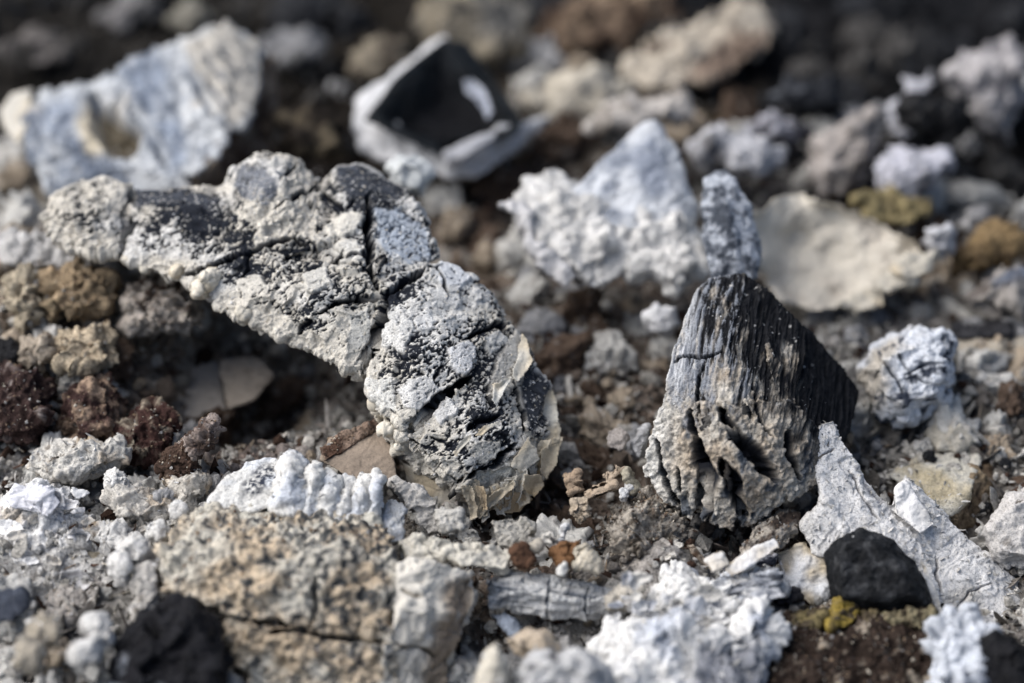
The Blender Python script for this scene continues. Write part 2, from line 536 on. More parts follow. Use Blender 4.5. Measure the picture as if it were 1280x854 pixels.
def ground_low(x, y):
    z = np.full(len(x), -0.55, F)
    for mx, my, r, h in _MG:
        z += F(h) * np.exp(-((x - mx) ** 2 + (y - my) ** 2) / (r * r)).astype(F)
    z -= F(0.35) * sstep(-0.5, -3.5, y)
    p = np.stack([x, y, np.zeros_like(x)], 1).astype(F)
    z += F(0.30) * fbm(p, 0.45, 3, 3) + F(0.10) * fbm(p, 1.7, 2, 4)
    return z

#  what the ground is made of: (px, py, radius cm, colour, weight)
ZONES = [(700, 350, 2.0, (0.19, 0.15, 0.12), 1.2), (620, 290, 1.5, (0.16, 0.12, 0.09), 1.2), (740, 460, 1.7, (0.17, 0.135, 0.11), 1.2), (700, 560, 1.6, (0.12, 0.09, 0.07), 1.2), (760, 560, 1.2, (0.19, 0.15, 0.12), 1.0), (690, 640, 1.0, UMBER, 1.0),
         (60, 400, 1.6, (0.36, 0.30, 0.23), 1.2), (40, 500, 1.4, UMBER, 1.5), (170, 520, 1.2, UMBER, 1.4), (130, 440, 1.2, (0.44, 0.37, 0.29), 1.0), (220, 470, 1.3, (0.20, 0.16, 0.13), 1.0), (350, 470, 1.2, (0.15, 0.12, 0.10), 1.0),
         (380, 530, 1.1, GREY, 1.0), (300, 545, 1.0, (0.25, 0.17, 0.14), 1.0), (430, 500, 1.0, (0.4, 0.37, 0.34), 1.0),
         (60, 640, 1.8, ASH, 1.6), (150, 620, 1.2, ASH, 1.0), (60, 800, 1.2, (0.20, 0.18, 0.16), 1.2), (200, 700, 1.0, ASH, 0.8), (520, 690, 0.9, CREAM, 1.0), (620, 690, 0.8, (0.2, 0.13, 0.09), 0.9),
         (820, 680, 1.1, (0.25, 0.22, 0.19), 1.4), (880, 760, 1.5, WHITE, 1.3), (700, 820, 1.2, GREY, 1.0), (1070, 810, 1.3, UMBER, 1.4), (960, 650, 1.0, UMBER, 1.2), (1000, 700, 0.7, WHITE, 0.7),
         (1060, 460, 1.2, GREY, 0.9), (1200, 540, 1.6, (0.12, 0.11, 0.10), 1.0), (1180, 660, 1.2, (0.2, 0.18, 0.16), 0.8), (1240, 310, 1.4, (0.28, 0.18, 0.09), 1.2), (1200, 360, 1.2, (0.16, 0.14, 0.125), 0.8), (1200, 400, 1.2, GREY, 0.9),
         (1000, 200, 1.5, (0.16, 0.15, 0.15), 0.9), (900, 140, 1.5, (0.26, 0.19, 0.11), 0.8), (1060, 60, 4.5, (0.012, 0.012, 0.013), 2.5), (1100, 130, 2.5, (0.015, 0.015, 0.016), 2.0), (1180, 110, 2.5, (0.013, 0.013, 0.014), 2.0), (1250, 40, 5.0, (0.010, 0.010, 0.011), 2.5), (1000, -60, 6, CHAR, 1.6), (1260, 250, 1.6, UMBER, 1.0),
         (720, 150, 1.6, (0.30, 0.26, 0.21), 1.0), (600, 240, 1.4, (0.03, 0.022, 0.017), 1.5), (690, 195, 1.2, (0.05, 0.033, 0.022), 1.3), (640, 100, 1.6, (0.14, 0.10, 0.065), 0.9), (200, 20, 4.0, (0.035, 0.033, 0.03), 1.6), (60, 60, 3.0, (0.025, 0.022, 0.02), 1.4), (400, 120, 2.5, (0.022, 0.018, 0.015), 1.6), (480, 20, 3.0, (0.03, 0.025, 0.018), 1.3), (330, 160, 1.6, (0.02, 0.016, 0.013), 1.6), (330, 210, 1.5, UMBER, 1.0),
         (20, 220, 1.8, (0.25, 0.22, 0.18), 1.0), (20, 320, 1.0, ASH, 0.7), (350, -60, 6, (0.016, 0.014, 0.012), 1.6), (700, -60, 5, (0.02, 0.015, 0.012), 1.5)]
_ZG = [(G(a, b)[0], G(a, b)[1], r, np.asarray(c, F), w) for a, b, r, c, w in ZONES]

def zone_colour(x, y, jitter=1.0):
    p = np.stack([x, y, np.zeros_like(x)], 1).astype(F)
    wx = x + F(0.5 * jitter) * fbm(p, 1.1, 3, 31); wy = y + F(0.5 * jitter) * fbm(p, 1.1, 3, 32)
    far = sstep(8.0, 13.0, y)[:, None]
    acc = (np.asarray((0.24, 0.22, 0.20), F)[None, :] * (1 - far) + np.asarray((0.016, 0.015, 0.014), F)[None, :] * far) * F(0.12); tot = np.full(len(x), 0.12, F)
    for mx, my, r, c, w in _ZG:
        k = F(w) * np.exp(-((wx - mx) ** 2 + (wy - my) ** 2) / (r * r)).astype(F)
        k = k ** 1.5
        acc += k[:, None] * c[None, :]; tot += k
    return acc / tot[:, None]

def axis(lo, a, b, hi, step, k):
    left = a - np.geomspace(step, a - lo + step, k)[::-1] + step * 0
    right = b + np.geomspace(step, hi - b + step, k)
    return np.concatenate([left, np.arange(a, b, step), right]).astype(F)

def build_ground():
    xs = axis(-60, -10.5, 10.5, 60, 0.068, 24); ys = axis(-20, -6.0, 17.0, 90, 0.072, 24)
    X, Y = np.meshgrid(xs, ys); x = X.ravel(); y = Y.ravel()
    z = ground_low(x, y)
    p = np.stack([x, y, z], 1)
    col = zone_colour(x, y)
    f1, f2, rid = worley(p, 3.2, 5)
    z = z + F(0.16) * (np.clip(1 - f1 * 1.2, 0, 1) ** 0.6 * rid)
    g1, g2, rid2 = worley(p, 8.5, 6)
    z = z + F(0.06) * np.clip(1 - g1 * 1.2, 0, 1) * (0.4 + rid2) + F(0.03) * fbm(p, 7, 3, 7)
    z = z + F(0.12) * rough(p, 1.6, 9, 8)
    col = col * (0.65 + 0.7 * rid2)[:, None]
    lum = col.mean(1, keepdims=True)
    t = fbm(p, 2.2, 3, 9)
    col = mixc(col, (0.52, 0.50, 0.46), sstep(0.05, 0.5, t) * 0.6 * sstep(0.03, 0.1, lum[:, 0]))
    col = mixc(col, UMBER, sstep(0.3, 0.6, -t) * 0.5 * sstep(0.04, 0.1, lum[:, 0]))
    nx, ny = len(xs), len(ys)
    i = (np.arange(ny - 1)[:, None] * nx + np.arange(nx - 1)[None, :]).ravel()
    q = np.stack([i, i + 1, i + nx + 1, i + nx], 1)
    me = np_mesh("ground", np.stack([x, y, z], 1), q)
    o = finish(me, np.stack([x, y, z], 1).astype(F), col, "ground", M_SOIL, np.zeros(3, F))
    o["kind"] = "structure"
    return o
build_ground()


# ------------------------------------------------------------------ the long ash-crusted charcoal across the middle
hero = empty("charcoal_branch", "long cracked charcoal branch crusted with white ash lying diagonally across the middle", "charcoal", 600, 645, 39.4)
HD = 40.3
HERO_HULLS = [
    H([(55, 270, -1.6), (75, 242, -1.9), (130, 222, -1.9), (163, 234, -1.8), (150, 320, -1.0), (80, 312, -1.2), (110, 265, -1.2)], 1.6),
    H([(168, 238, -1.7), (240, 236, -1.6), (275, 252, -1.5), (300, 240, -1.3), (320, 330, -0.3), (255, 362, -0.4), (225, 345, -0.6), (156, 325, -1.0), (200, 270, -1.0)], 2.0),
    H([(278, 250, -1.4), (292, 213, -1.5), (330, 196, -1.6), (362, 198, -1.6), (400, 228, -1.5), (420, 300, -0.5), (330, 330, -0.3), (285, 300, -0.7), (330, 240, -0.75)], 2.0),
    H([(395, 235, -1.4), (420, 210, -1.5), (452, 208, -1.5), (505, 238, -1.3), (525, 265, -1.1), (548, 322, -0.7), (470, 345, -0.1), (425, 310, -0.4), (440, 240, -1.0)], 2.0),
    H([(255, 360, -0.4), (320, 325, -0.3), (460, 340, 0), (478, 375, 0.1), (455, 470, 0.4), (400, 445, 0.2), (310, 395, -0.1), (275, 385, -0.2), (400, 370, 0.25)], 2.2),
    H([(474, 352, 0), (548, 330, -0.5), (590, 345, -0.5), (626, 388, -0.4), (632, 400, -0.3), (590, 470, 0.5), (510, 540, 0.8), (460, 490, 0.5), (480, 380, 0.2), (560, 400, 0.25), (520, 450, 0.65)], 2.4),
    H([(632, 400, -0.3), (652, 425, -0.3), (662, 458, -0.2), (686, 482, -0.2), (660, 560, 0.5), (640, 580, 0.6), (580, 605, 0.9), (510, 545, 0.8), (590, 475, 0.5), (600, 520, 0.75)], 2.4),
    H([(680, 482, -0.4), (690, 522, -0.3), (692, 556, -0.2), (680, 600, 0.0), (650, 632, 0.2), (600, 640, 0.4), (575, 610, 0.8), (640, 575, 0.6), (660, 530, 0.4)], 2.2),
    H([(300, 300, -0.7), (420, 290, -0.65), (480, 320, -0.4), (440, 360, -0.15), (330, 340, -0.4)], 1.2),
    H([(440, 330, -0.2), (540, 330, -0.5), (500, 400, 0.0), (470, 420, 0.0)], 1.2),
    H([(505, 545, 0.8), (575, 608, 0.85), (590, 635, 0.4), (540, 600, 0.4), (500, 570, 0.3), (475, 535, 0.3)], 1.4),
]

def hero_surface(v, n, seed=900):
    x, y = to_px(v)
    wx = x + 4 * fbm(v, 3.0, 3, seed); wy = y + 4 * fbm(v, 3.0, 3, seed + 1)
    front = sstep(-0.15, 0.2, -(n @ FW.astype(F)))
    disp = F(0.07) * fbm(v, 1.3, 3, seed + 2) + F(0.03) * fbm(v, 4.0, 2, seed + 3)
    g = dirv(1, -0.75)
    warp = v + F(0.03) * np.stack([fbm(v, 5, 2, seed + 40), fbm(v, 5, 2, seed + 41), fbm(v, 5, 2, seed + 42)], 1)
    h = 0.6 * noise(stretch(warp, g, 2.0) * F(21), seed + 4) + 0.5 * noise(stretch(warp, g, 1.4) * F(40), seed + 5) + 0.22 * noise(v * F(9), seed + 8)
    rgh = rough(v, 3.0, 40, seed + 70)
    clump = fbm(v, 3.4, 3, seed + 7, 0.6)
    cover = F(1.05) * fbm(v, 1.0, 3, seed + 6) + F(0.62) * clump
    bias = np.full(len(v), 0.10, F)
    # creamier, thicker crust on the knob and along the lower edge
    edge = [(60, 290), (150, 325), (240, 350), (260, 372), (310, 395), (400, 442), (455, 480), (480, 530), (520, 580), (575, 605)]
    de = pdist(wx, wy, edge)
    bias += 0.8 * sstep(26, 4, de)
    bias += 0.45 * sstep(70, 20, np.hypot(wx - 345, (wy - 255)))
    bias += 0.1 * sstep(90, 40, np.hypot((wx - 100), wy - 270))
    for (cx, cy, rx, ry, am) in [(560, 405, 70, 40, -0.12), (565, 520, 60, 40, 0.2), (400, 345, 70, 45, 0.0), (520, 455, 40, 26, -0.25), (370, 400, 40, 30, -0.2), (215, 275, 50, 35, -0.45), (110, 285, 40, 25, -0.3), (290, 290, 40, 25, -0.25), (500, 370, 26, 12, -0.5), (640, 525, 22, 30, 0.15), (300, 340, 40, 20, -0.3)]:
        bias += F(am) * sstep(1.2, 0.5, np.hypot((wx - cx) / rx, (wy - cy) / ry))
    m = sstep(-0.05, 0.07, h + cover * 0.62 + bias)
    hh = np.clip(h + 0.5, 0, 1.2) + 1.3 * sstep(0.15, 0.45, clump)
    disp += F(0.024) * m * (0.55 + 0.6 * hh) + F(0.016) * rgh + F(0.03) * facets(v + F(0.1) * fbm(v, 2.5, 3, seed + 15)[:, None], 1.5, seed + 16)
    warm = sstep(-0.1, 0.35, fbm(v, 0.9, 3, seed + 11) + 0.25 * sstep(520, 250, wx) + 0.35 * sstep(30, 8, de))
    ash = mixc(np.tile(np.asarray((0.66, 0.65, 0.625), F), (len(v), 1)), (0.61, 0.57, 0.495), warm * 0.8)
    dark = np.tile(np.asarray((0.020, 0.023, 0.031), F), (len(v), 1)) * (1 + 0.6 * h)[:, None]
    col = dark * (1 - m)[:, None] + ash * m[:, None]
    # thick crumbs on knob and lower edge
    f1, f2, rid = worley(v + F(0.09) * fbm(v, 3.5, 3, seed + 13)[:, None], 6.0, seed + 12)
    k = 0.6 * sstep(26, 6, de) + 0.9 * sstep(75, 35, np.hypot(wx - 345, wy - 262)) + 0.7 * sstep(60, 25, np.hypot(wx - 100, wy - 275))
    k = np.clip(k, 0, 1) * m
    disp += F(0.08) * k * (np.clip(1 - f1 * (1.1 + rid), 0, 1) ** 0.6 * (1.2 - rid) - 0.1) + F(0.09) * k * rgh + F(0.05) * facets(v, 3.2, seed + 14)
    # smooth patches: pale ash plates and blue-grey char plates
    polys = [([(408, 285), (440, 268), (452, 276), (440, 296), (415, 303)], (0.70, 0.67, 0.60), 2.5, 0.06),
             ([(294, 232), (305, 212), (330, 214), (345, 236), (332, 257), (305, 248)], (0.17, 0.185, 0.215), 4, 0.01),
             ([(470, 262), (500, 268), (530, 290), (535, 320), (510, 330), (478, 312)], (0.45, 0.50, 0.57), 5, 0.02),
             ([(478, 395), (500, 388), (515, 405), (505, 440), (480, 432)], (0.70, 0.69, 0.66), 3, 0.03),
             ([(560, 440), (585, 428), (592, 448), (580, 470), (562, 458)], (0.74, 0.74, 0.74), 2.5, 0.05),
             ([(625, 445), (650, 412), (662, 440), (645, 478), (620, 500), (612, 480)], (0.52, 0.50, 0.46), 4, 0.03),
             ([(500, 490), (530, 470), (548, 488), (530, 512), (508, 508)], (0.72, 0.71, 0.69), 3, 0.05),
             ([(458, 478), (490, 478), (495, 512), (470, 508)], (0.70, 0.69, 0.65), 3, 0.03),
             ([(587, 558), (622, 552), (625, 572), (598, 580)], (0.60, 0.58, 0.53), 3, 0.04),
             ([(545, 335), (560, 330), (585, 350), (570, 365), (548, 352)], (0.62, 0.64, 0.67), 3, 0.05),
             ([(540, 365), (570, 362), (575, 382), (545, 382)], (0.58, 0.58, 0.57), 4, 0.02),
             ([(380, 345), (405, 338), (412, 356), (390, 366)], (0.66, 0.64, 0.59), 3, 0.04),
             ([(300, 352), (325, 345), (332, 362), (308, 372)], (0.64, 0.61, 0.55), 3, 0.04),
             ([(420, 312), (448, 305), (452, 325), (428, 332)], (0.68, 0.66, 0.61), 3, 0.05),
             ([(540, 512), (562, 500), (572, 515), (550, 530)], (0.72, 0.71, 0.69), 3, 0.04),
             ([(604, 425), (622, 415), (630, 430), (612, 442)], (0.64, 0.63, 0.60), 3, 0.03),
             ([(515, 400), (535, 392), (542, 408), (524, 418)], (0.68, 0.68, 0.67), 3, 0.03),
             ([(435, 395), (460, 385), (462, 425), (440, 440)], (0.58, 0.57, 0.53), 5, 0.01)]
    for poly, pc, soft, rise in polys:
        kk = sstep(0.6 * soft, -0.6 * soft, sdf(wx, wy, poly) - 2 + 3 * fbm(v, 9, 2, seed + 90)) * front
        hole = sstep(-0.25, -0.6, h)
        kk = kk * (1 - 0.6 * hole)
        if pc[2] > pc[0] * 1.1: kk = kk * sstep(-0.7, 0.1, h + 0.25 * rgh)
        col = mixc(col, np.asarray(pc) * 0.97, kk * 0.95)
        disp = disp * (1 - 0.75 * kk) + F(rise + 0.02) * kk
    # bare black char
    for poly in ([(418, 205), (455, 205), (508, 236), (500, 252), (455, 246), (450, 262), (428, 236)],
                 [(658, 455), (690, 480), (680, 520), (664, 545), (655, 505), (650, 485)],
                 [(590, 535), (612, 520), (628, 516), (622, 530), (600, 540)],
                 [(166, 236), (240, 238), (275, 250), (262, 262), (205, 250), (170, 262)]):
        kk = sstep(4, -3, sdf(wx, wy, poly)) * front
        fib = fbm(stretch(v, dirv(1, 0.55), 5), 12, 3, seed + 30)
        bare = np.tile(np.asarray((0.045, 0.05, 0.062), F), (len(v), 1)) * (1 + 0.8 * fib)[:, None]
        bare = mixc(bare, ASH, sstep(0.45, 0.6, fbm(v, 16, 2, seed + 31)) * 0.8)
        col = col * (1 - kk)[:, None] + bare * kk[:, None]
        disp = disp * (1 - 0.8 * kk) + F(0.02) * fib * kk
    # cracks between the charred blocks
    cr = [([(166, 232), (158, 280), (148, 330)], 6, 0.30), ([(232, 350), (300, 316), (345, 306), (392, 302)], 4, 0.13), ([(312, 312), (308, 335), (300, 352)], 3, 0.08),
          ([(462, 235), (458, 290), (463, 335), (468, 368)], 5, 0.20), ([(395, 392), (420, 380), (471, 371), (492, 362), (523, 345), (550, 330)], 4, 0.16), ([(388, 398), (372, 420)], 3, 0.08),
          ([(482, 372), (474, 410), (466, 440), (455, 470)], 7, 0.32), ([(632, 392), (624, 409), (592, 418), (584, 426)], 4, 0.14), ([(590, 470), (570, 484), (547, 500), (520, 528), (505, 545)], 6, 0.26),
          ([(505, 545), (490, 535), (482, 520)], 3, 0.1), ([(585, 537), (600, 524), (626, 516)], 5, 0.13), ([(570, 606), (582, 594), (592, 590), (610, 588), (632, 570), (645, 556)], 5, 0.20),
          ([(545, 330), (562, 372)], 2.5, 0.05), ([(640, 480), (650, 500), (655, 540)], 3, 0.1), ([(395, 232), (430, 262), (445, 250)], 3, 0.08), ([(345, 262), (370, 245), (398, 232)], 3, 0.08),
          ([(350, 232), (372, 208)], 3, 0.08), ([(540, 545), (565, 560)], 2, 0.04), ([(400, 330), (430, 318), (460, 322)], 2.5, 0.06), ([(555, 455), (545, 478)], 2.5, 0.05)]
    cx = x + 9 * fbm(v, 2.2, 4, seed + 50, 0.6); cy = y + 9 * fbm(v, 2.2, 4, seed + 51, 0.6)
    wob = fbm(v, 4.0, 3, seed + 52) + 0.12
    for pl, w, dep in cr:
        dd = crackdist(cx, cy, pl) + w * 0.4 * wob
        w = w * 1.25
        dep = dep * 1.5
        kk = sstep(w, w * 0.45, dd) * front
        disp -= F(dep) * kk
        col = mixc(col, (0.018, 0.02, 0.028), sstep(w * 1.25, w * 0.5, dd) * front)
    # brushed cream ash at the broken end
    ex = sstep(6, -6, sdf(wx, wy, [(575, 606), (635, 580), (665, 548), (700, 560), (700, 620), (650, 650), (590, 655)])) * front
    fib = fbm(stretch(v, dirv(0.45, 1), 9), 16, 3, seed + 60)
    endc = mixc(np.tile(np.asarray((0.62, 0.60, 0.54), F), (len(v), 1)), (0.40, 0.30, 0.19), sstep(-0.1, 0.3, fbm(v, 1.4, 2, seed + 61) + 0.012 * (wy - 622)))
    endc = endc * (1 + 0.35 * fib)[:, None]
    col = col * (1 - ex)[:, None] + endc * ex[:, None]
    disp = disp * (1 - ex) + ex * (F(0.03) * fib + F(0.05) * fbm(v, 2.2, 3, seed + 62))
    return disp, col

skin(HERO_HULLS, HD, 1.22, 3, hero_surface, "charred_body", M_CRUST, hero)

FL = dict(lump=(1.6, 0.03), rough=0.018, facet=0.015, cover=0.9, mfreq=8, ash=(0.60, 0.57, 0.50), dark=(0.12, 0.11, 0.10), soft=0.25, warm=((0.50, 0.43, 0.32), 1.5, -0.1))
def flake(d, pts, t=0.06, st=None, mat=M_FLAKE, parent=hero, name="ash_flake", vox=1.3, sm=2, curl=0.08, jag=3.0, noise_w=0.05):
    s_ = dict(FL, **(st or {}))
    if t <= 0.16:
        return flake_sheet(d, pts, t, s_, mat, parent, name, min(vox, 1.5), curl, jag, noise_w)
    return chunk(name, None, None, d, [H(pts, t, 0.95)], s_, mat, vox, sm, parent=parent)
flake(HD, [(688, 480, -0.35), (697, 500, -0.3), (701, 535, -0.15), (698, 560, -0.05), (683, 572, 0.1), (668, 556, 0.15), (664, 530, 0.12), (672, 498, -0.1)], 0.10, st=dict(ash=(0.52, 0.50, 0.44)))
flake(HD, [(660, 545, 0.62), (672, 560, 0.5), (674, 575, 0.45), (655, 592, 0.62), (638, 586, 0.72), (642, 572, 0.72)], 0.10)
flake(HD, [(676, 562, 0.25), (700, 552, 0.0), (696, 580, 0.1), (684, 600, 0.2), (674, 590, 0.35)], 0.10, st=dict(ash=(0.46, 0.40, 0.30)))
flake(HD, [(655, 594, 0.62), (676, 592, 0.4), (684, 606, 0.25), (668, 622, 0.35), (652, 612, 0.55)], 0.10, st=dict(ash=(0.42, 0.33, 0.21), cover=1.5))
flake(HD, [(640, 612, 0.6), (666, 622, 0.35), (652, 640, 0.3), (628, 642, 0.4), (618, 628, 0.58)], 0.12, st=dict(ash=(0.42, 0.33, 0.22), cover=1.5))
flake(HD, [(592, 640, 0.72), (612, 618, 0.8), (642, 598, 0.72), (648, 606, 0.62), (620, 632, 0.62), (598, 650, 0.6)], 0.14, st=dict(lump=(5, 0.06), mid=(12, 0.02), ash=(0.60, 0.55, 0.45)))
flake(HD, [(592, 545, 0.95), (604, 532, 0.98), (622, 526, 0.9), (628, 530, 0.82), (612, 538, 0.9), (600, 548, 0.95)], 0.05)
flake(HD, [(566, 565, 1.0), (582, 545, 1.0), (590, 540, 0.98), (588, 552, 1.0), (572, 572, 1.0)], 0.05)
flake(HD, [(615, 478, 0.45), (640, 470, 0.25), (626, 500, 0.55), (622, 512, 0.6), (614, 500, 0.62)], 0.06, st=dict(ash=(0.56, 0.55, 0.51)))
flake(HD, [(652, 415, -0.12), (660, 424, -0.15), (668, 450, -0.08), (662, 462, 0.02), (648, 480, 0.2), (640, 470, 0.25)], 0.08)
for k, (x, y, w, r) in enumerate([(262, 350, -0.2, 16), (252, 362, -0.25, 12), (280, 385, -0.1, 14), (300, 392, -0.05, 11), (160, 325, -0.9, 12), (180, 330, -0.85, 12), (225, 338, -0.55, 9), (120, 305, -1.0, 12),
                                  (475, 518, 0.5, 13), (484, 540, 0.62, 11), (500, 562, 0.75, 9), (468, 505, 0.5, 9)]):
    a = random.random() * 6; r *= 0.75; w -= 0.06
    pts = [(x + r * math.cos(a + q * 1.05) * random.uniform(0.7, 1.15), y + 0.75 * r * math.sin(a + q * 1.05) * random.uniform(0.7, 1.15), w + random.uniform(-0.06, 0.12)) for q in range(6)]
    flake(HD, pts, 0.25, st=dict(lump=(3, 0.12), rough=0.09, facet=0.06, ash=(0.60, 0.56, 0.48), cover=0.8), name="ash_crumb", sm=1, vox=1.1)
for q in range(26):
    t = q / 25.0
    x = 582 + 112 * t + random.uniform(-5, 5); y = 612 + 12 * math.sin(3 * t) - 66 * t ** 1.6 + random.uniform(-12, 10)
    w = 0.80 - 0.75 * t ** 1.3 + random.uniform(0.0, 0.08); ln = random.uniform(18, 44); wd = random.uniform(4, 9)
    ax = random.uniform(0.05, 0.45) - 0.5 * t; tone = random.random()
    c = (0.64, 0.61, 0.54) if tone < 0.55 else ((0.52, 0.46, 0.36) if tone < 0.85 else (0.40, 0.32, 0.22))
    flake(HD, [(x - wd, y, w), (x + wd, y - 2, w), (x + wd * 0.8 + ax * ln, y + ln * random.uniform(0.75, 1), w - 0.12), (x - wd * 0.5 + ax * ln, y + ln, w - 0.15)], 0.05,
          st=dict(ash=c, cover=1.2, grain=(dirv(ax, 1), 8, 18, 0.02), warm=((0.5, 0.43, 0.33), 1.5, -0.5)), jag=4.0, curl=0.12, vox=1.0)
# hanging sheets of white ash under the broken end
flake(HD, [(500, 575, 0.35), (540, 600, 0.45), (575, 618, 0.5), (578, 632, 0.35), (545, 640, 0.25), (510, 610, 0.2)], 0.25, st=dict(ash=(0.55, 0.54, 0.51), cover=1.5))
flake(HD, [(538, 606, 0.35), (575, 612, 0.45), (572, 634, 0.35), (542, 632, 0.25)], 0.1, st=dict(ash=(0.36, 0.36, 0.41), grain=(dirv(0.1, 1), 6, 14, 0.02), cover=1.5))
flake(HD, [(575, 622, 0.45), (592, 640, 0.45), (598, 652, 0.35), (582, 650, 0.3)], 0.1, st=dict(ash=(0.42, 0.41, 0.39), cover=1.5))

# ------------------------------------------------------------------ the grooved wedge of charcoal on the right
def wedge_surface(v, n, seed=1300):
    x, y = to_px(v)
    wx = x + 6 * fbm(v, 2.5, 3, seed); wy = y + 6 * fbm(v, 2.5, 3, seed + 1)
    front = sstep(-0.2, 0.2, -(n @ FW.astype(F)))
    g = dirv(-0.25, 1, 0.85)
    fib = fbm(stretch(v, g, 14), 17, 4, seed + 2, 0.72)
    rgh = rough(stretch(v, g, 3.0), 4.5, 40, seed + 70)
    lumpy = fbm(v, 1.5, 3, seed + 3)
    f1, f2, rid = worley(stretch(v, dirv(1, -0.3), 1.6), 13, seed + 4)
    cr = np.clip(1 - f1 * 1.2, 0, 1) * (0.35 + rid)
    # ash below, black char above and to the right
    line = (wy - 456) / 95 + 1.9 * fbm(stretch(v, g, 7), 5.5, 4, seed + 12, 0.65) * sstep(640, 430, wy) + 0.5 * fib + 0.7 * lumpy - sstep(950, 1030, wx) * (1.1 + 0.3 * sstep(560, 480, wy)) - 2.2 * sstep(1025, 1070, wx)
    m = sstep(-0.5, 0.75, line)
    grey = sstep(0.0, 0.4, fib * 1.3 + 0.3 * lumpy + 0.55 * sstep(400, 470, wy) - 0.05 - 1.2 * sstep(900, 980, wx) + 0.5 * sstep(880, 850, wx))
    char = mixc(np.tile(np.asarray((0.013, 0.0135, 0.016), F), (len(v), 1)) * (1 + 0.8 * fib)[:, None], (0.30, 0.32, 0.36), grey * 0.75)
    char = mixc(char, ASH, sstep(0.60, 0.70, fbm(v, 11, 2, seed + 7)) * 0.6 * sstep(1040, 980, wx))
    char = mixc(char, (0.50, 0.51, 0.53), sstep(876, 858, wx + 0.2 * (wy - 400)) * sstep(-0.4, 0.2, fib))
    ash = mixc(np.tile(np.asarray((0.50, 0.47, 0.42), F), (len(v), 1)), (0.44, 0.37, 0.29), sstep(-0.4, 0.5, fbm(v, 1.6, 4, seed + 8, 0.65)))
    ash = mixc(ash, (0.62, 0.61, 0.58), sstep(858, 815, wx) * 0.9)
    ash = mixc(ash, (0.10, 0.11, 0.125), sstep(0.05, 0.4, fbm(stretch(v, g, 3), 5, 3, seed + 9) + 0.15 * sstep(600, 640, wy) - 0.1))
    ash = ash * (0.75 + 0.5 * cr)[:, None]
    col = char * (1 - m)[:, None] + ash * m[:, None]
    disp = F(0.05) * lumpy + F(0.05) * fib * (1 - 0.35 * m) + F(0.03) * (0.25 + 0.75 * m) * facets(stretch(v, g, 2.0), 7.0, seed + 14) + F(0.006) * m * np.sin((v @ dirv(0.25, 1)) * 30 + 5 * lumpy) + m * F(0.03) * (cr - 0.2) + F(0.022) * rgh + F(0.05) * m * rough(v, 5.0, 40, seed + 71)
    gro = [([(868, 545), (876, 570), (886, 600), (880, 625), (886, 650)], 15, 0.8), ([(862, 512), (868, 545)], 7, 0.3), ([(900, 512), (915, 535), (935, 560), (960, 585), (972, 600)], 13, 0.7),
           ([(902, 575), (914, 600), (922, 630), (935, 645)], 13, 0.7), ([(820, 548), (830, 600), (850, 640)], 5, 0.2), ([(925, 535), (910, 552)], 3, 0.12), ([(985, 540), (990, 575), (1000, 600)], 7, 0.3),
           ([(842, 455), (860, 446), (880, 446), (905, 438)], 3, 0.10), ([(878, 455), (872, 480), (872, 520)], 3, 0.10), ([(940, 480), (950, 520), (965, 545)], 3, 0.08), ([(846, 585), (852, 620)], 3, 0.1)]
    cx = x + 4 * fbm(v, 4.0, 3, seed + 20); cy = y + 4 * fbm(v, 4.0, 3, seed + 21)
    for pl, w, dep in gro:
        dd = crackdist(cx, cy, pl) + w * 0.35 * fbm(v, 4, 3, seed + 22)
        w = w * 1.15
        w = w * 0.8
        k = sstep(w, w * 0.5, dd) * front
        disp = disp - F(min(dep, 0.2 + 0.25 * dep)) * k
        col = mixc(col, (0.016, 0.018, 0.024), sstep(w * 1.1, w * 0.75, dd) * front)
    return disp, col

def build_wedge():
    d = 39.4
    hulls = [H([(872, 362, -1.0), (890, 349, -1.2), (930, 342, -1.3), (958, 362, -1.2), (1010, 412, -1.1), (990, 520, 0.1), (930, 560, 0.6), (835, 520, 0.2), (832, 475, 0.0), (850, 415, -0.5), (905, 430, -0.1), (915, 500, 0.45)], 1.6),
             H([(958, 365, -1.3), (1012, 412, -1.5), (1074, 490, -1.6), (1062, 540, -1.0), (1032, 595, -0.2), (985, 560, 0.4), (960, 450, -0.2)], 1.4),
             H([(832, 490, 0.1), (816, 540, 0.1), (806, 588, 0.0), (830, 625, 0.2), (866, 652, 0.3), (880, 560, 0.55), (870, 500, 0.4)], 1.2),
             H([(872, 500, 0.4), (880, 600, 0.7), (878, 650, 0.4), (915, 664, 0.4), (935, 600, 0.8), (900, 510, 0.55)], 1.2),
             H([(905, 505, 0.55), (930, 600, 0.8), (925, 660, 0.4), (960, 645, 0.35), (985, 620, 0.4), (965, 560, 0.6), (930, 510, 0.5)], 1.2),
             H([(930, 500, 0.45), (965, 560, 0.65), (988, 625, 0.4), (1030, 600, 0.1), (1040, 550, -0.3), (985, 500, 0.2)], 1.2)]
    o = skin(hulls, d, 1.25, 3, wedge_surface, "charcoal_wedge", M_CRUST)
    tag(o, "upright wedge of charcoal, black at the tip, deeply grooved grey-brown ash at its foot", "charcoal")
build_wedge()

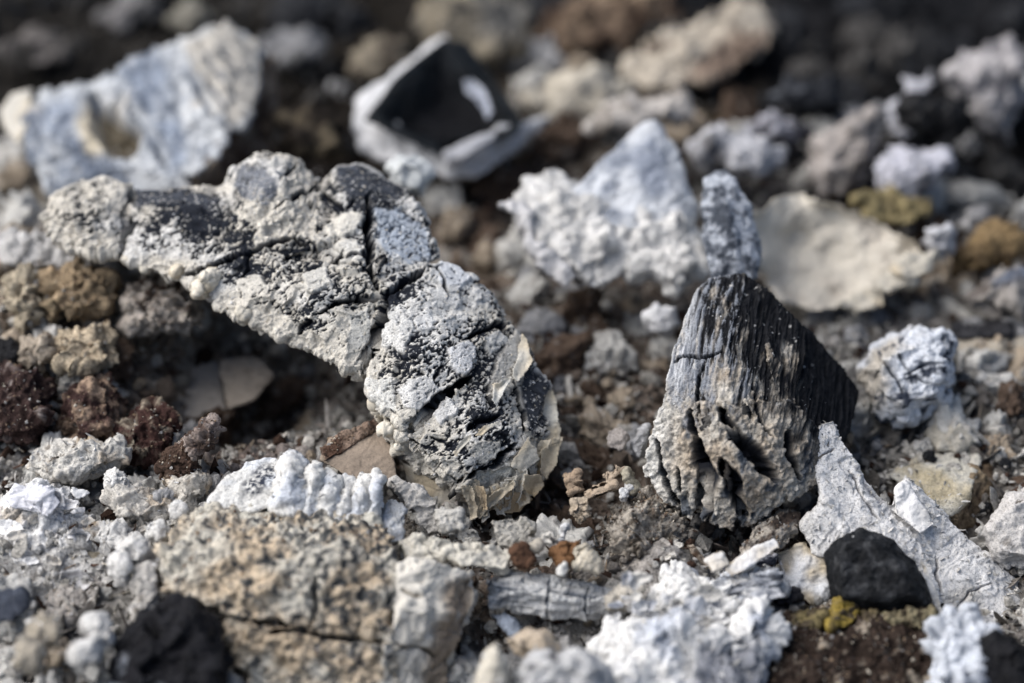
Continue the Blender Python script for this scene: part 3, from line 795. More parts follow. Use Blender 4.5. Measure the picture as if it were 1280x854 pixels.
# ------------------------------------------------------------------ pieces in front
# tan crumbly block, front left
blk = empty("ash_block", "large blurred tan and grey crumbly block in the left foreground", "ash block", 390, 800, 37)
BD = 37.6
chunk("block_body", None, None, BD, [
    H([(192, 692, 0.0), (226, 648, -0.5), (272, 634, -0.9), (400, 640, -0.8), (478, 652, -0.6), (500, 700, 0.1), (490, 790, 0.7), (400, 780, 0.8), (280, 768, 0.6), (205, 738, 0.3), (300, 700, 0.45), (420, 700, 0.45)], 2.0),
    H([(275, 775, 0.55), (400, 785, 0.75), (490, 795, 0.65), (500, 870, 0.7), (400, 880, 0.9), (320, 880, 0.8)], 2.0)],
    dict(lump=(1.0, 0.10), mid=(3.5, 0.06), crumb=(7, 0.10), rough=0.10, cover=0.0, mfreq=7.5, soft=0.14, ash=(0.56, 0.53, 0.46), dark=(0.085, 0.088, 0.09), warm=((0.55, 0.45, 0.33), 1.4, 0.1),
         shift=[(300, 650, 300, 800, 0.16), (420, 700, 210, 700, 0.22)], cracks=[([(275, 772), (340, 785), (420, 798), (495, 800)], 7, 0.25), ([(395, 720), (388, 790)], 5, 0.15)]), M_CRUST, 2.0, 3, parent=blk)
chunk("block_end", None, None, BD, [H([(498, 702, 0.2), (545, 700, 0.1), (592, 712, -0.1), (600, 742, -0.1), (583, 790, 0.0), (545, 870, 0.2), (470, 880, 0.8), (480, 810, 0.85), (500, 770, 0.7), (530, 730, 0.4)], 1.8)],
    dict(lump=(1.2, 0.08), mid=(4, 0.03), fine=(12, 0.01), cover=0.9, ash=(0.60, 0.57, 0.51), dark=(0.2, 0.17, 0.13), layer=(1.3, 0.25, 5),
         polys=[([(560, 725), (605, 715), (590, 800), (560, 870), (520, 870), (540, 800)], (0.32, 0.26, 0.20), 10, 0)], cracks=[([(480, 800), (530, 815), (550, 820)], 4, 0.1), ([(500, 735), (530, 748)], 4, 0.08)]), M_FLAKE, 2.0, 3, parent=blk, part_label="pale split end of the tan block")
chunk("block_ledge", None, None, BD, [H([(262, 636, -0.95), (400, 634, -1.0), (472, 646, -0.8), (480, 668, -0.5), (420, 668, -0.4), (300, 655, -0.5)], 0.9)],
    dict(lump=(1.2, 0.04), mid=(5, 0.03), fine=(16, 0.01), cover=0.7, ash=(0.50, 0.48, 0.42), dark=(0.2, 0.19, 0.17)), M_ASH, 2.0, 2, parent=blk)

# white corrugated ridge behind the block
rid = empty("ash_ridge", "white corrugated ash ridge with bluish knobs behind the tan block", "ash", 400, 660, 38.4)
RD = 38.6
WST = dict(lump=(1.8, 0.05), rough=0.045, cover=0.85, facet=0.03, ash=(0.70, 0.69, 0.66), dark=(0.28, 0.30, 0.34), cool=((0.58, 0.61, 0.66), 1.5, -0.1))
chunk("ridge_head", None, None, RD, [H([(258, 632, 0.1), (280, 595, -0.2), (320, 575, -0.4), (352, 574, -0.45), (362, 600, -0.2), (352, 632, 0.1), (310, 640, 0.2)], 1.0)],
      dict(WST, polys=[([(300, 605), (330, 583), (350, 582), (352, 605), (330, 612), (312, 625)], (0.04, 0.048, 0.07), 6, -0.01, 1)], cracks=[([(355, 578), (352, 630)], 4, 0.15)]), M_ASH, 1.7, 3, parent=rid)
for k, (x0, x1, yt, yb) in enumerate([(352, 384, 573, 640), (378, 402, 580, 642), (398, 424, 586, 645), (420, 442, 590, 648), (440, 466, 588, 655), (462, 478, 592, 660), (474, 508, 622, 676)]):
    yt += random.uniform(-5, 6); x0 += random.uniform(-4, 3); x1 += random.uniform(-3, 4)
    xm = (x0 + x1) / 2
    chunk("ridge_knob", None, None, RD, [H([(x0 + 4, yt + 12, -0.1), (xm, yt - 2, -0.25), (x1 + 3, yt + 9, -0.15), (x1 - 4, yb, 0.25), (xm - 8, yb + 4, 0.35), (x0 - 8, yb, 0.25), (xm, yt + 26, 0.2)], 0.8)],
          dict(WST, lump=(2.2, 0.10), rough=0.06), M_ASH, 1.6, 2, parent=rid)

# black charcoal lump with a hole, front left
def hole_lump():
    h = [L([(138, 822), (165, 772), (198, 762), (240, 757), (282, 792), (302, 832), (296, 880), (140, 880)], 0.5, 1.4, 0.5)]
    chunk("charcoal_lump", "matt black charcoal lump with a small round hole at the bottom left", "charcoal", 36.5, h,
          dict(lump=(1.4, 0.14), mid=(4, 0.06), rough=0.05, facet=0.11, cover=-0.95, mfreq=4, ash=(0.35, 0.37, 0.41), dark=(0.012, 0.012, 0.015), shift=[(220, 838, 205, 860, 0.7)],
               polys=[([(178, 776), (192, 772), (200, 786), (194, 802), (182, 800)], (0.006, 0.006, 0.007), 4, -0.45)]), M_CHAR, 1.8, 3)
hole_lump()

chunk("slate_shard", "dark bluish charcoal shard at the left edge near the bottom", "charcoal", 36.9, [H([(-20, 750, -0.2), (10, 736, -0.3), (32, 738, -0.2), (36, 760, 0.0), (15, 775, 0.2), (-20, 785, 0.2)], 0.8)],
      dict(lump=(1.5, 0.05), fine=(14, 0.01), cover=-0.4, ash=BLUE, dark=(0.06, 0.07, 0.095)), M_CHAR, 2.0)

# white ash mass at the left
wm = empty("ash_heap", "soft white flaky ash heap at the left edge", "ash", 70, 720, 38)
WD = 39.2
chunk("heap_body", None, None, WD, [L([(-30, 625), (20, 600), (75, 598), (110, 640), (120, 690), (75, 735), (30, 742), (-30, 700)], 0.35, 1.2, 0.9)],
      dict(lump=(1.0, 0.16), rough=0.07, facet=0.12, layer=(1.1, 0.25, 5), cover=0.85, ash=(0.76, 0.755, 0.75), dark=(0.36, 0.32, 0.28), warm=((0.52, 0.45, 0.36), 1.4, -0.35)), M_ASH, 1.5, 2, parent=wm)
chunk("ash_flake", None, None, WD, [H([(18, 605, 0.25), (60, 612, 0.35), (78, 628, 0.4), (60, 645, 0.5), (20, 638, 0.4), (5, 622, 0.25)], 0.15)],
      dict(lump=(2, 0.04), grain=(dirv(1, 0.25), 8, 14, 0.02), cover=1.2, ash=(0.66, 0.66, 0.70)), M_FLAKE, 1.4, 2, parent=wm)
for pts in ([(70, 705, 0.65), (110, 690, 0.6), (132, 688, 0.5), (128, 702, 0.55), (95, 712, 0.7)], [(60, 715, 0.75), (100, 712, 0.75), (122, 728, 0.7), (100, 745, 0.8), (66, 735, 0.8)], [(120, 680, 0.4), (165, 665, 0.2), (182, 655, 0.15), (185, 664, 0.2), (150, 682, 0.4)]):
    flake(WD, pts, 0.16, st=dict(ash=(0.66, 0.65, 0.65), cover=1.3, grain=(dirv(1, -0.2), 6, 9, 0.02)), parent=wm)
for k, (x, y, r, lab) in enumerate([(148, 602, 20, "white ash lump standing above the left heap"), (222, 640, 13, "small white ash nugget left of the tan block"), (110, 815, 24, "white ash lump near the bottom left beside black charcoal"), (128, 790, 20, "whitish ash lump above the bottom left lump"),
                                (60, 790, 26, "dull white ash lump at the bottom left edge"), (35, 820, 22, "tan ash lump low in the bottom left corner"), (165, 690, 22, "cream ash nugget left of the tan block"), (150, 712, 18, "white chip on the left heap's lower slope"), (200, 665, 14, "pale ash nugget beside the tan block's corner")]):
    o = [(x + r * random.uniform(0.75, 1.15) * math.cos(q * 0.9), y + r * 1.1 * random.uniform(0.75, 1.15) * math.sin(q * 0.9)) for q in range(7)]
    chunk("ash_lump", lab, "ash lump", gd(y + r) - 0.3, [L(o, 0.2, 0.4, 0.4)], dict(lump=(2, 0.09), rough=0.09, facet=0.06, cover=0.8, ash=(0.64, 0.63, 0.61) if k not in (4, 5) else (0.38, 0.34, 0.28), dark=(0.25, 0.22, 0.19)), M_ASH, 1.6, 2)

for o, c, lab, d_ in (([(30, 585), (45, 560), (95, 545), (150, 550), (165, 575), (120, 598), (60, 602)], (0.56, 0.54, 0.50), "crusty grey-white layered ash lump above the left heap", 39.9),
                      ([(130, 625), (150, 605), (190, 612), (215, 632), (190, 655), (145, 655)], (0.58, 0.55, 0.50), "cream and white crumbly ash lump between the left heap and the tan block", 39.3),
                      ([(205, 600), (230, 588), (262, 598), (262, 622), (228, 632)], (0.52, 0.49, 0.44), "pale crumbly ash lump left of the corrugated ridge's head", 39.4),
                      ([(100, 660), (135, 648), (170, 660), (160, 690), (118, 692)], (0.62, 0.61, 0.59), "soft white ash tongue right of the left heap", 38.9),
                      ([(165, 720), (185, 690), (205, 700), (200, 750), (180, 785), (160, 780)], (0.48, 0.46, 0.43), "grey ash sliver along the tan block's left end", 37.6),
                      ([(40, 745), (80, 735), (110, 755), (95, 785), (50, 785)], (0.40, 0.37, 0.34), "rough grey ash lump under the left heap", 38.2)):
    chunk("ash_lump", lab, "ash lump", d_, [L(o, 0.3, 0.7, 0.7)], dict(lump=(1.6, 0.12), rough=0.13, layer=(1.6, 0.12, 4), cover=0.4, mfreq=4, soft=0.25, ash=c, dark=(0.20, 0.17, 0.14), warm=((0.46, 0.37, 0.27), 1.8, -0.35)), M_ASH, 1.5, 1)

# small burnt stick in front of the coal
stk = chunk("burnt_stick", "short blue-grey burnt stick with cross cracks at the bottom centre", "stick", 38.1,
    [H([(603, 724, 0.2), (640, 712, 0.0), (690, 722, 0.0), (752, 734, -0.1), (800, 742, -0.2), (798, 756, -0.1), (745, 778, 0.15), (680, 772, 0.3), (612, 760, 0.35), (640, 738, 0.4), (720, 750, 0.3)], 0.7)],
    dict(lump=(1.5, 0.05), grain=(dirv(1, 0.12), 6, 9, 0.05), fine=(18, 0.01), mgrain=True, cover=0.35, mfreq=4, soft=0.35, ash=(0.55, 0.55, 0.54), dark=(0.10, 0.12, 0.155), shift=[(680, 735, 690, 770, 0.55), (660, 745, 610, 735, -0.6)],
         cracks=[([(688, 722), (684, 772)], 2.5, 0.06), ([(735, 735), (733, 775)], 2.5, 0.06), ([(610, 735), (700, 738), (760, 745)], 2, 0.05)]), M_WOOD, 1.3, 3)
chunk("charcoal_sliver", "thin slate-coloured charcoal sliver tucked under the short burnt stick", "charcoal", 37.9, [H([(612, 768, 0.0), (628, 764, 0), (662, 790, 0), (660, 802, 0.1), (640, 800, 0.15)], 0.3)],
      dict(lump=(2, 0.03), fine=(14, 0.01), cover=-0.2, ash=BLUE, dark=SLATE), M_CHAR, 1.6)
chunk("ash_lump", "pale tan ash lump at the bottom centre below the short stick", "ash lump", 36.9, [L([(632, 800), (655, 785), (690, 792), (700, 812), (670, 825), (640, 820)], 0.2, 0.5)], dict(lump=(2, 0.08), mid=(5, 0.04), cover=0.7, ash=(0.48, 0.40, 0.31), dark=(0.2, 0.15, 0.1)), M_ASH, 2.0)
chunk("ash_lump", "upright cream ash cone at the bottom edge right of the tan block", "ash lump", 36.0, [L([(595, 850), (610, 810), (622, 802), (634, 830), (640, 880), (590, 880)], 0.3, 0.6)], dict(lump=(2, 0.08), mid=(5, 0.03), cover=0.8, ash=(0.58, 0.54, 0.46), dark=(0.25, 0.2, 0.15)), M_ASH, 2.0)
chunk("ash_lump", "greyish white ash lump at the bottom edge, centre", "ash lump", 36.0, [L([(645, 845), (670, 818), (720, 815), (755, 835), (770, 880), (640, 880)], 0.4, 0.8)], dict(lump=(1.4, 0.12), mid=(4, 0.06), fine=(12, 0.02), cover=0.5, ash=(0.52, 0.52, 0.52), dark=(0.22, 0.22, 0.23)), M_ASH, 2.0)

# white ash heap bottom centre-right
wh = empty("ash_heap", "bright white lumpy ash heap at the bottom right of centre", "ash", 860, 840, 37)
WS2 = dict(lump=(1.1, 0.18), rough=0.10, facet=0.10, layer=(1.4, 0.15, 4), cover=0.75, ash=(0.76, 0.755, 0.74), dark=(0.40, 0.38, 0.36), cool=((0.52, 0.55, 0.61), 1.2, -0.15))
chunk("heap_body", None, None, 37.3, [L([(735, 815), (760, 775), (800, 762), (850, 770), (945, 790), (960, 830), (940, 890), (745, 890)], 0.5, 1.0, 0.7), L([(900, 800), (935, 755), (960, 750), (978, 790), (968, 822), (930, 830)], 0.3, 0.8)],
      dict(WS2, polys=[([(870, 800), (950, 800), (955, 870), (860, 870)], (0.26, 0.27, 0.30), 14, 0)]), M_ASH, 1.8, 2, parent=wh)
chunk("heap_body", None, None, 38.2, [L([(800, 760), (830, 715), (880, 718), (930, 715), (960, 700), (975, 735), (930, 770), (860, 790)], 0.3, 0.9, 0.8)], WS2, M_ASH, 1.6, 2, parent=wh)
chunk("char_streak", None, None, 38.2, [H([(905, 735, 0.3), (940, 720, 0.3), (980, 715, 0.2), (978, 735, 0.3), (940, 748, 0.42), (912, 752, 0.4)], 0.3)],
      dict(lump=(2, 0.04), grain=(dirv(1, -0.15), 7, 10, 0.05), mgrain=True, mfreq=6, cover=-0.12, ash=(0.50, 0.52, 0.56), dark=(0.04, 0.045, 0.06), soft=0.25), M_CHAR, 1.4, 2, parent=wh, part_label="dark splintered char streak in the white ash")
for pts in ([(905, 712, 0.2), (930, 690, 0.0), (968, 672, -0.1), (975, 684, 0.0), (940, 708, 0.15), (915, 722, 0.3)], [(880, 700, 0.1), (905, 690, 0.1), (912, 706, 0.2), (890, 716, 0.3)], [(955, 800, 0.45), (985, 780, 0.3), (978, 812, 0.4), (950, 835, 0.5)]):
    flake(38.2, pts, 0.2, st=dict(lump=(4, 0.05), ash=(0.62, 0.62, 0.63), cover=1.0), parent=wh)
for q in range(34):
    x = random.uniform(755, 965); y = random.uniform(722, 842); r = random.uniform(8, 21); an = random.uniform(0, 6.28)
    w = 0.28 + 0.75 * max(0.0, (y - 760) / 90) + random.uniform(-0.05, 0.25)
    pts = [(x + r * math.cos(an + q2 * 1.05) * random.uniform(0.6, 1.3), y + 0.7 * r * math.sin(an + q2 * 1.05) * random.uniform(0.6, 1.3), w + random.uniform(-0.16, 0.16)) for q2 in range(6)]
    flake(38.0, pts, 0.06, st=dict(ash=random.choice([(0.74, 0.735, 0.72), (0.70, 0.70, 0.70), (0.66, 0.64, 0.60), (0.56, 0.57, 0.60)]), cover=0.9, mfreq=5, rough=0.03, facet=0.03, warm=((0.6, 0.56, 0.5), 2, -0.5)), parent=wh, jag=5.0, curl=0.12, noise_w=0.10, vox=1.3)
for q in range(22):
    x = random.uniform(5, 115); y = random.uniform(612, 728); r = random.uniform(7, 18); an = random.uniform(0, 6.28)
    w = 0.30 + random.uniform(-0.05, 0.25) + (y - 670) / 100 * 0.7
    pts = [(x + r * math.cos(an + q2 * 1.05) * random.uniform(0.6, 1.3), y + 0.6 * r * math.sin(an + q2 * 1.05) * random.uniform(0.6, 1.3), w + random.uniform(-0.14, 0.14)) for q2 in range(6)]
    flake(WD, pts, 0.06, st=dict(ash=random.choice([(0.75, 0.745, 0.74), (0.70, 0.69, 0.69), (0.62, 0.58, 0.52)]), cover=0.9, mfreq=5, rough=0.03, facet=0.03, warm=((0.6, 0.56, 0.5), 2, -0.5)), parent=wm, jag=5.0, curl=0.12, noise_w=0.10, vox=1.3)
chunk("ash_lump", "cream ash lump at the right end of the short burnt stick", "ash lump", 38.0, [L([(752, 745), (775, 732), (802, 738), (806, 756), (780, 765), (758, 762)], 0.2, 0.5)], dict(lump=(2, 0.06), mid=(5, 0.03), fine=(14, 0.01), cover=0.8, ash=(0.56, 0.52, 0.45), dark=(0.3, 0.25, 0.2)), M_ASH, 1.6)
chunk("bark_fragment", "grey-brown fibrous bark fragment below the grooved wedge", "bark", 39.0, [H([(925, 690, 0.3), (945, 660, 0.0), (975, 640, -0.2), (995, 645, -0.2), (990, 675, 0.1), (960, 700, 0.4), (935, 708, 0.4)], 0.5)],
      dict(lump=(2, 0.08), grain=(dirv(1, -0.8), 5, 10, 0.06), crumb=(9, 0.05), fine=(20, 0.012), mgrain=True, mfreq=5, cover=0.0, ash=(0.42, 0.38, 0.33), dark=(0.08, 0.06, 0.05)), M_WOOD, 1.3, 2)
chunk("charcoal_sliver", "striped dark charcoal sliver lying on white ash below the wedge", "charcoal", 38.7, [H([(903, 712, 0.2), (945, 692, 0.1), (972, 690, 0.05), (970, 702, 0.15), (920, 722, 0.3)], 0.2)],
      dict(lump=(2, 0.02), grain=(dirv(1, -0.3), 9, 16, 0.04), mgrain=True, mfreq=9, cover=-0.1, ash=(0.62, 0.63, 0.68), dark=(0.03, 0.035, 0.055)), M_CHAR, 1.2, 2)
chunk("charcoal_sliver", "short black charcoal chip left of the black pebble", "charcoal", 38.5, [H([(968, 740, 0.2), (1000, 737, 0.1), (1000, 748, 0.15), (972, 756, 0.25)], 0.25)], dict(lump=(2, 0.03), fine=(14, 0.01), cover=-0.6, ash=BLUE, dark=(0.03, 0.03, 0.036)), M_CHAR, 1.4)

# tall white ash slab, and the black pebble it holds
slab = empty("ash_slab", "tall jagged white ash slab leaning behind the black pebble", "ash slab", 1120, 760, 38.6)
SD = 39.0
SST = dict(lump=(1.3, 0.06), rough=0.035, facet=0.018, layer=(1.2, 0.10, 4), cover=0.95, mfreq=3.5, ash=(0.72, 0.71, 0.70), dark=(0.25, 0.24, 0.24), warm=((0.55, 0.53, 0.50), 1.2, -0.3))
chunk("slab_body", None, None, SD, [
    H([(1022, 528, -0.7), (1042, 523, -0.8), (1062, 560, -0.6), (1082, 600, -0.4), (1090, 660, 0.0), (1040, 690, 0.2), (1030, 630, 0.0), (1018, 570, -0.4)], 0.7),
    H([(1040, 610, -0.2), (1080, 598, -0.4), (1122, 640, -0.3), (1165, 695, 0.0), (1180, 770, 0.4), (1150, 770, 0.3), (1110, 680, 0.15), (1040, 690, 0.2)], 0.7),
    H([(1110, 640, -0.3), (1118, 612, -0.5), (1132, 600, -0.6), (1165, 640, -0.5), (1205, 685, -0.4), (1255, 725, -0.4), (1300, 750, -0.4), (1300, 800, 0.2), (1200, 790, 0.4), (1160, 700, 0.0)], 0.7),
    H([(1005, 655, 0.0), (1035, 625, 0.0), (1060, 660, 0.1), (1040, 700, 0.2), (1015, 690, 0.1)], 0.5)],
    dict(SST, cracks=[([(1062, 585), (1075, 620), (1098, 650)], 2.5, 0.08), ([(1025, 575), (1042, 560)], 2, 0.05), ([(1172, 690), (1176, 740)], 2, 0.05), ([(1190, 780), (1210, 740), (1240, 730)], 2, 0.05)],
         polys=[([(1068, 575), (1085, 595), (1112, 615), (1100, 632), (1078, 605)], (0.30, 0.30, 0.32), 5, -0.05)]), M_ASH, 1.3, 2, parent=slab)
flake(SD, [(1115, 640, -0.15), (1120, 612, -0.3), (1132, 602, -0.4), (1150, 628, -0.3), (1170, 655, -0.15), (1150, 668, 0.0)], 0.2, st=dict(SST), parent=slab)
flake(SD, [(968, 690, 0.0), (1005, 680, 0.0), (1030, 700, 0.1), (1038, 745, 0.3), (1000, 758, 0.4), (975, 735, 0.2)], 0.3, st=dict(lump=(2, 0.08), mid=(5, 0.05), layer=(2, 0.15, 4), ash=(0.68, 0.69, 0.71), cover=1.2), parent=slab)
flake(SD, [(1150, 700, 0.3), (1156, 702, 0.3), (1175, 745, 0.45), (1180, 770, 0.5), (1172, 768, 0.5)], 0.08, st=dict(ash=(0.66, 0.66, 0.66), cover=1.5), parent=slab)
chunk("black_pebble", "smooth black rounded pebble in front of the white slab", "stone", 38.3,
      [L([(1032, 692), (1050, 668), (1078, 654), (1092, 664), (1118, 672), (1146, 702), (1164, 740), (1172, 766), (1130, 772), (1080, 775), (1046, 772), (1036, 745), (1040, 722)], 0.45, 0.8, 0.3, 0.65, (-6, -6))],
      dict(lump=(0.9, 0.06), rough=0.045, facet=0.012, cover=-0.35, mfreq=5, soft=0.4, ash=(0.06, 0.062, 0.066), dark=(0.010, 0.011, 0.013)), M_STONE, 1.3, 25)

# bark log with yellow lichen
bark = empty("bark_log", "dark brown bark log with yellow lichen along its top, bottom right", "log", 1070, 850, 37.4)
chunk("bark_body", None, None, 37.7, [H([(968, 768, -0.4), (1040, 760, -0.5), (1165, 766, -0.5), (1172, 800, 0.1), (1165, 880, 0.8), (960, 880, 0.9), (965, 820, 0.4), (1070, 800, 0.35)], 1.5)],
      dict(lump=(1.2, 0.12), mid=(3.5, 0.07), crumb=(7, 0.06), rough=0.14, grain=(dirv(1, 0.05), 3, 5, 0.08), cover=-0.35, mfreq=5, soft=0.15, ash=(0.36, 0.31, 0.25), dark=(0.045, 0.032, 0.026)), M_SOIL, 1.5, 2, parent=bark)
for lc, pts in zip([(0.22, 0.18, 0.09), (0.33, 0.245, 0.06), (0.20, 0.16, 0.09), (0.27, 0.235, 0.15)], ([(985, 768, -0.1), (1010, 760, -0.2), (1030, 765, -0.1), (1025, 782, 0.1), (995, 784, 0.1)], [(1035, 772, 0.0), (1050, 750, -0.1), (1068, 748, -0.1), (1078, 765, 0.0), (1060, 785, 0.15), (1040, 784, 0.15)], [(1080, 770, 0), (1095, 762, 0), (1100, 780, 0.1), (1085, 785, 0.1)], [(1108, 772, 0), (1140, 762, 0), (1165, 768, 0), (1160, 784, 0.12), (1120, 788, 0.12)])):
    chunk("lichen_patch", None, None, 37.7, [H([(x, y, w - 0.1) for x, y, w in pts], 0.5)], dict(lump=(3, 0.14), rough=0.14, cover=0.0, mfreq=6, soft=0.2, ash=lc, dark=(0.10, 0.08, 0.055)), M_SOIL, 1.3, 1, parent=bark)

# bluish white cluster in the bottom right corner
cl = empty("ash_cluster", "blue-white crumbly ash cluster with a black hollow in the bottom right corner", "ash", 1215, 860, 36.8)
chunk("cluster_body", None, None, 37.0, [L([(1155, 805), (1170, 775), (1205, 765), (1240, 785), (1250, 830), (1230, 880), (1160, 880)], 0.4, 0.9, 0.4)],
      dict(lump=(1.5, 0.08), crumb=(4.2, 0.22), mid=(6, 0.03), fine=(16, 0.012), cover=0.4, mfreq=3.5, soft=0.3, ash=(0.58, 0.61, 0.66), dark=(0.16, 0.19, 0.25)), M_ASH, 1.7, 2, parent=cl)
chunk("char_hollow", None, None, 37.0, [L([(1215, 790), (1240, 778), (1270, 800), (1300, 830), (1300, 880), (1225, 880), (1212, 830)], 0.5, 0.9, 0.4)],
      dict(lump=(1.5, 0.08), rough=0.04, facet=0.09, cover=-0.9, mfreq=3, ash=(0.3, 0.33, 0.38), dark=(0.012, 0.012, 0.014)), M_CHAR, 1.8, 3, parent=cl)

# ------------------------------------------------------------------ right-hand pieces
rb = empty("broken_ash_stone", "pale chunk with brown broken side at the right edge beside the white slab", "ash chunk", 1190, 690, 40)
chunk("pale_cap", None, None, 40.3, [H([(1108, 592, -0.6), (1140, 576, -0.8), (1180, 565, -0.9), (1218, 562, -0.9), (1228, 575, -0.6), (1212, 615, 0.1), (1190, 645, 0.4), (1160, 640, 0.3), (1130, 612, 0.0)], 0.8)],
      dict(lump=(1.3, 0.06), mid=(4, 0.03), fine=(15, 0.01), cover=0.45, mfreq=2.0, soft=0.4, ash=(0.52, 0.50, 0.44), dark=(0.20, 0.20, 0.20), warm=((0.46, 0.40, 0.28), 1.2, -0.2)), M_ASH, 1.7, 3, parent=rb)
chunk("brown_side", None, None, 40.3, [H([(1218, 566, -0.85), (1252, 580, -1.0), (1262, 600, -0.9), (1250, 640, -0.4), (1218, 690, 0.0), (1180, 680, 0.1), (1190, 645, 0.35), (1212, 612, 0.1)], 0.8)],
      dict(lump=(1.3, 0.08), mid=(4, 0.03), fine=(15, 0.012), cover=0.2, mfreq=1.8, soft=0.4, ash=(0.27, 0.21, 0.14), dark=(0.10, 0.065, 0.045)), M_SOIL, 1.8, 3, parent=rb)
chunk("ash_chunk", "speckled white ash chunk cut by the right edge below the pale broken chunk", "ash chunk", 39.6, [L([(1228, 665), (1240, 640), (1262, 618), (1300, 600), (1300, 715), (1260, 710), (1240, 700)], 0.4, 1.0, 0.5)],
      dict(lump=(1.4, 0.10), mid=(4, 0.05), fine=(15, 0.015), cover=0.5, mfreq=3.5, ash=(0.55, 0.53, 0.51), dark=(0.2, 0.18, 0.16)), M_ASH, 1.8)
chunk("ash_chunk", "rounded grey-cream chunk above the pale broken chunk at the right", "ash chunk", 41.4, [L([(1160, 545), (1170, 530), (1200, 522), (1222, 535), (1225, 560), (1195, 575), (1165, 572)], 0.3, 0.7, 0.4)],
      dict(lump=(1.4, 0.06), mid=(4, 0.04), cover=0.7, ash=(0.46, 0.43, 0.37), dark=(0.2, 0.18, 0.15)), M_ASH, 2.2)
chunk("cracked_ash_lump", "white lump netted with dark cracks, right of the grooved wedge", "ash lump", 41.5, [L([(1072, 460), (1090, 432), (1110, 420), (1150, 409), (1186, 411), (1199, 425), (1196, 470), (1184, 508), (1150, 520), (1128, 535), (1100, 522), (1085, 495)], 0.5, 1.0, 0.3)],
      dict(lump=(1.2, 0.10), mid=(4, 0.05), crumb=(4.5, 0.06), fine=(14, 0.015), cover=0.20, mfreq=3.2, soft=0.16, ash=(0.60, 0.63, 0.68), dark=(0.05, 0.06, 0.085), warm=((0.50, 0.46, 0.40), 1.0, -0.1),
           cracks=[([(1098, 448), (1115, 465), (1130, 490)], 3, 0.12), ([(1130, 470), (1150, 458), (1175, 455)], 3, 0.1), ([(1120, 440), (1140, 470), (1165, 480)], 2.5, 0.08), ([(1100, 455), (1090, 480)], 3, 0.1)]), M_CRUST, 1.8, 3)
wst = empty("wooden_stick", "blurred pale stick with a blackened top at the right edge", "stick", 1240, 470, 43)
for x0, x1 in ((1192, 1226), (1229, 1262), (1265, 1310)):
    chunk("stick_segment", None, None, 43.0, [H([(x0, 424, -0.3), (x1, 418, -0.3), (x1, 462, 0.1), (x0, 475, 0.1), ((x0 + x1) / 2, 446, 0.3)], 0.8)], dict(lump=(1.3, 0.05), mid=(4, 0.03), cover=0.7, ash=(0.38, 0.34, 0.28), dark=(0.15, 0.12, 0.1)), M_WOOD, 2.5, 3, parent=wst)
chunk("black_top", None, None, 43.0, [H([(1188, 405, -0.5), (1262, 398, -0.6), (1264, 418, -0.2), (1192, 425, -0.1)], 0.5)], dict(lump=(1.5, 0.05), cover=-0.6, ash=GREY, dark=(0.03, 0.03, 0.034)), M_CHAR, 2.5, 3, parent=wst)
chunk("grey_shard", "slim grey charcoal shard standing behind the grooved wedge's tip", "charcoal", 41.6, [H([(878, 222, -0.8), (905, 210, -0.9), (918, 222, -0.8), (936, 258, -0.6), (950, 322, -0.2), (945, 350, 0.0), (890, 360, 0.0), (880, 300, -0.2), (910, 280, 0.0)], 0.8)],
      dict(lump=(1.4, 0.06), grain=(dirv(0.1, 1), 4, 7, 0.04), facet=0.02, rough=0.04, cover=-0.15, mfreq=4.5, soft=0.3, ash=(0.46, 0.49, 0.54), dark=(0.07, 0.08, 0.10), shift=[(905, 280, 945, 270, 0.5)]), M_CRUST, 1.7, 2)
shell = empty("curved_chip", "large blurred cream curved chip behind the grooved wedge", "chip", 1050, 390, 44)
flake_sheet(44.0, [(936, 268, 0.1), (965, 246, -0.5), (1000, 239, -0.9), (1045, 254, -1.0), (1100, 279, -0.9), (1142, 297, -0.7), (1162, 326, -0.4), (1148, 352, -0.1), (1090, 374, 0.1), (1020, 390, 0.3), (972, 380, 0.5), (944, 330, 0.6)], 0.22,
      dict(lump=(0.9, 0.08), rough=0.05, facet=0.02, grain=(dirv(0.35, 1), 7, 6, 0.035), cover=0.55, mgrain=True, ash=(0.56, 0.52, 0.45), dark=(0.30, 0.23, 0.18), mfreq=1.8, soft=0.6), M_FLAKE, shell, "chip_body", 2.0, 0.25, 7.0, 0.10,
      [(1000, 300, -1.0), (1040, 320, -0.9), (990, 345, -0.5), (1080, 320, -0.6), (1110, 330, -0.45), (1040, 360, -0.3)])
for k, (x, y) in enumerate([(1118, 345), (1080, 372), (1142, 330)]):
    flake(43.6, [(x - 30, y + 8, 0), (x, y - 12, -0.2), (x + 28, y - 14, -0.2), (x + 24, y + 8, 0), (x - 10, y + 22, 0.15)], 0.4, st=dict(lump=(2.5, 0.12), ash=(0.44, 0.41, 0.35)), parent=shell, name="chip_edge", vox=2.2)

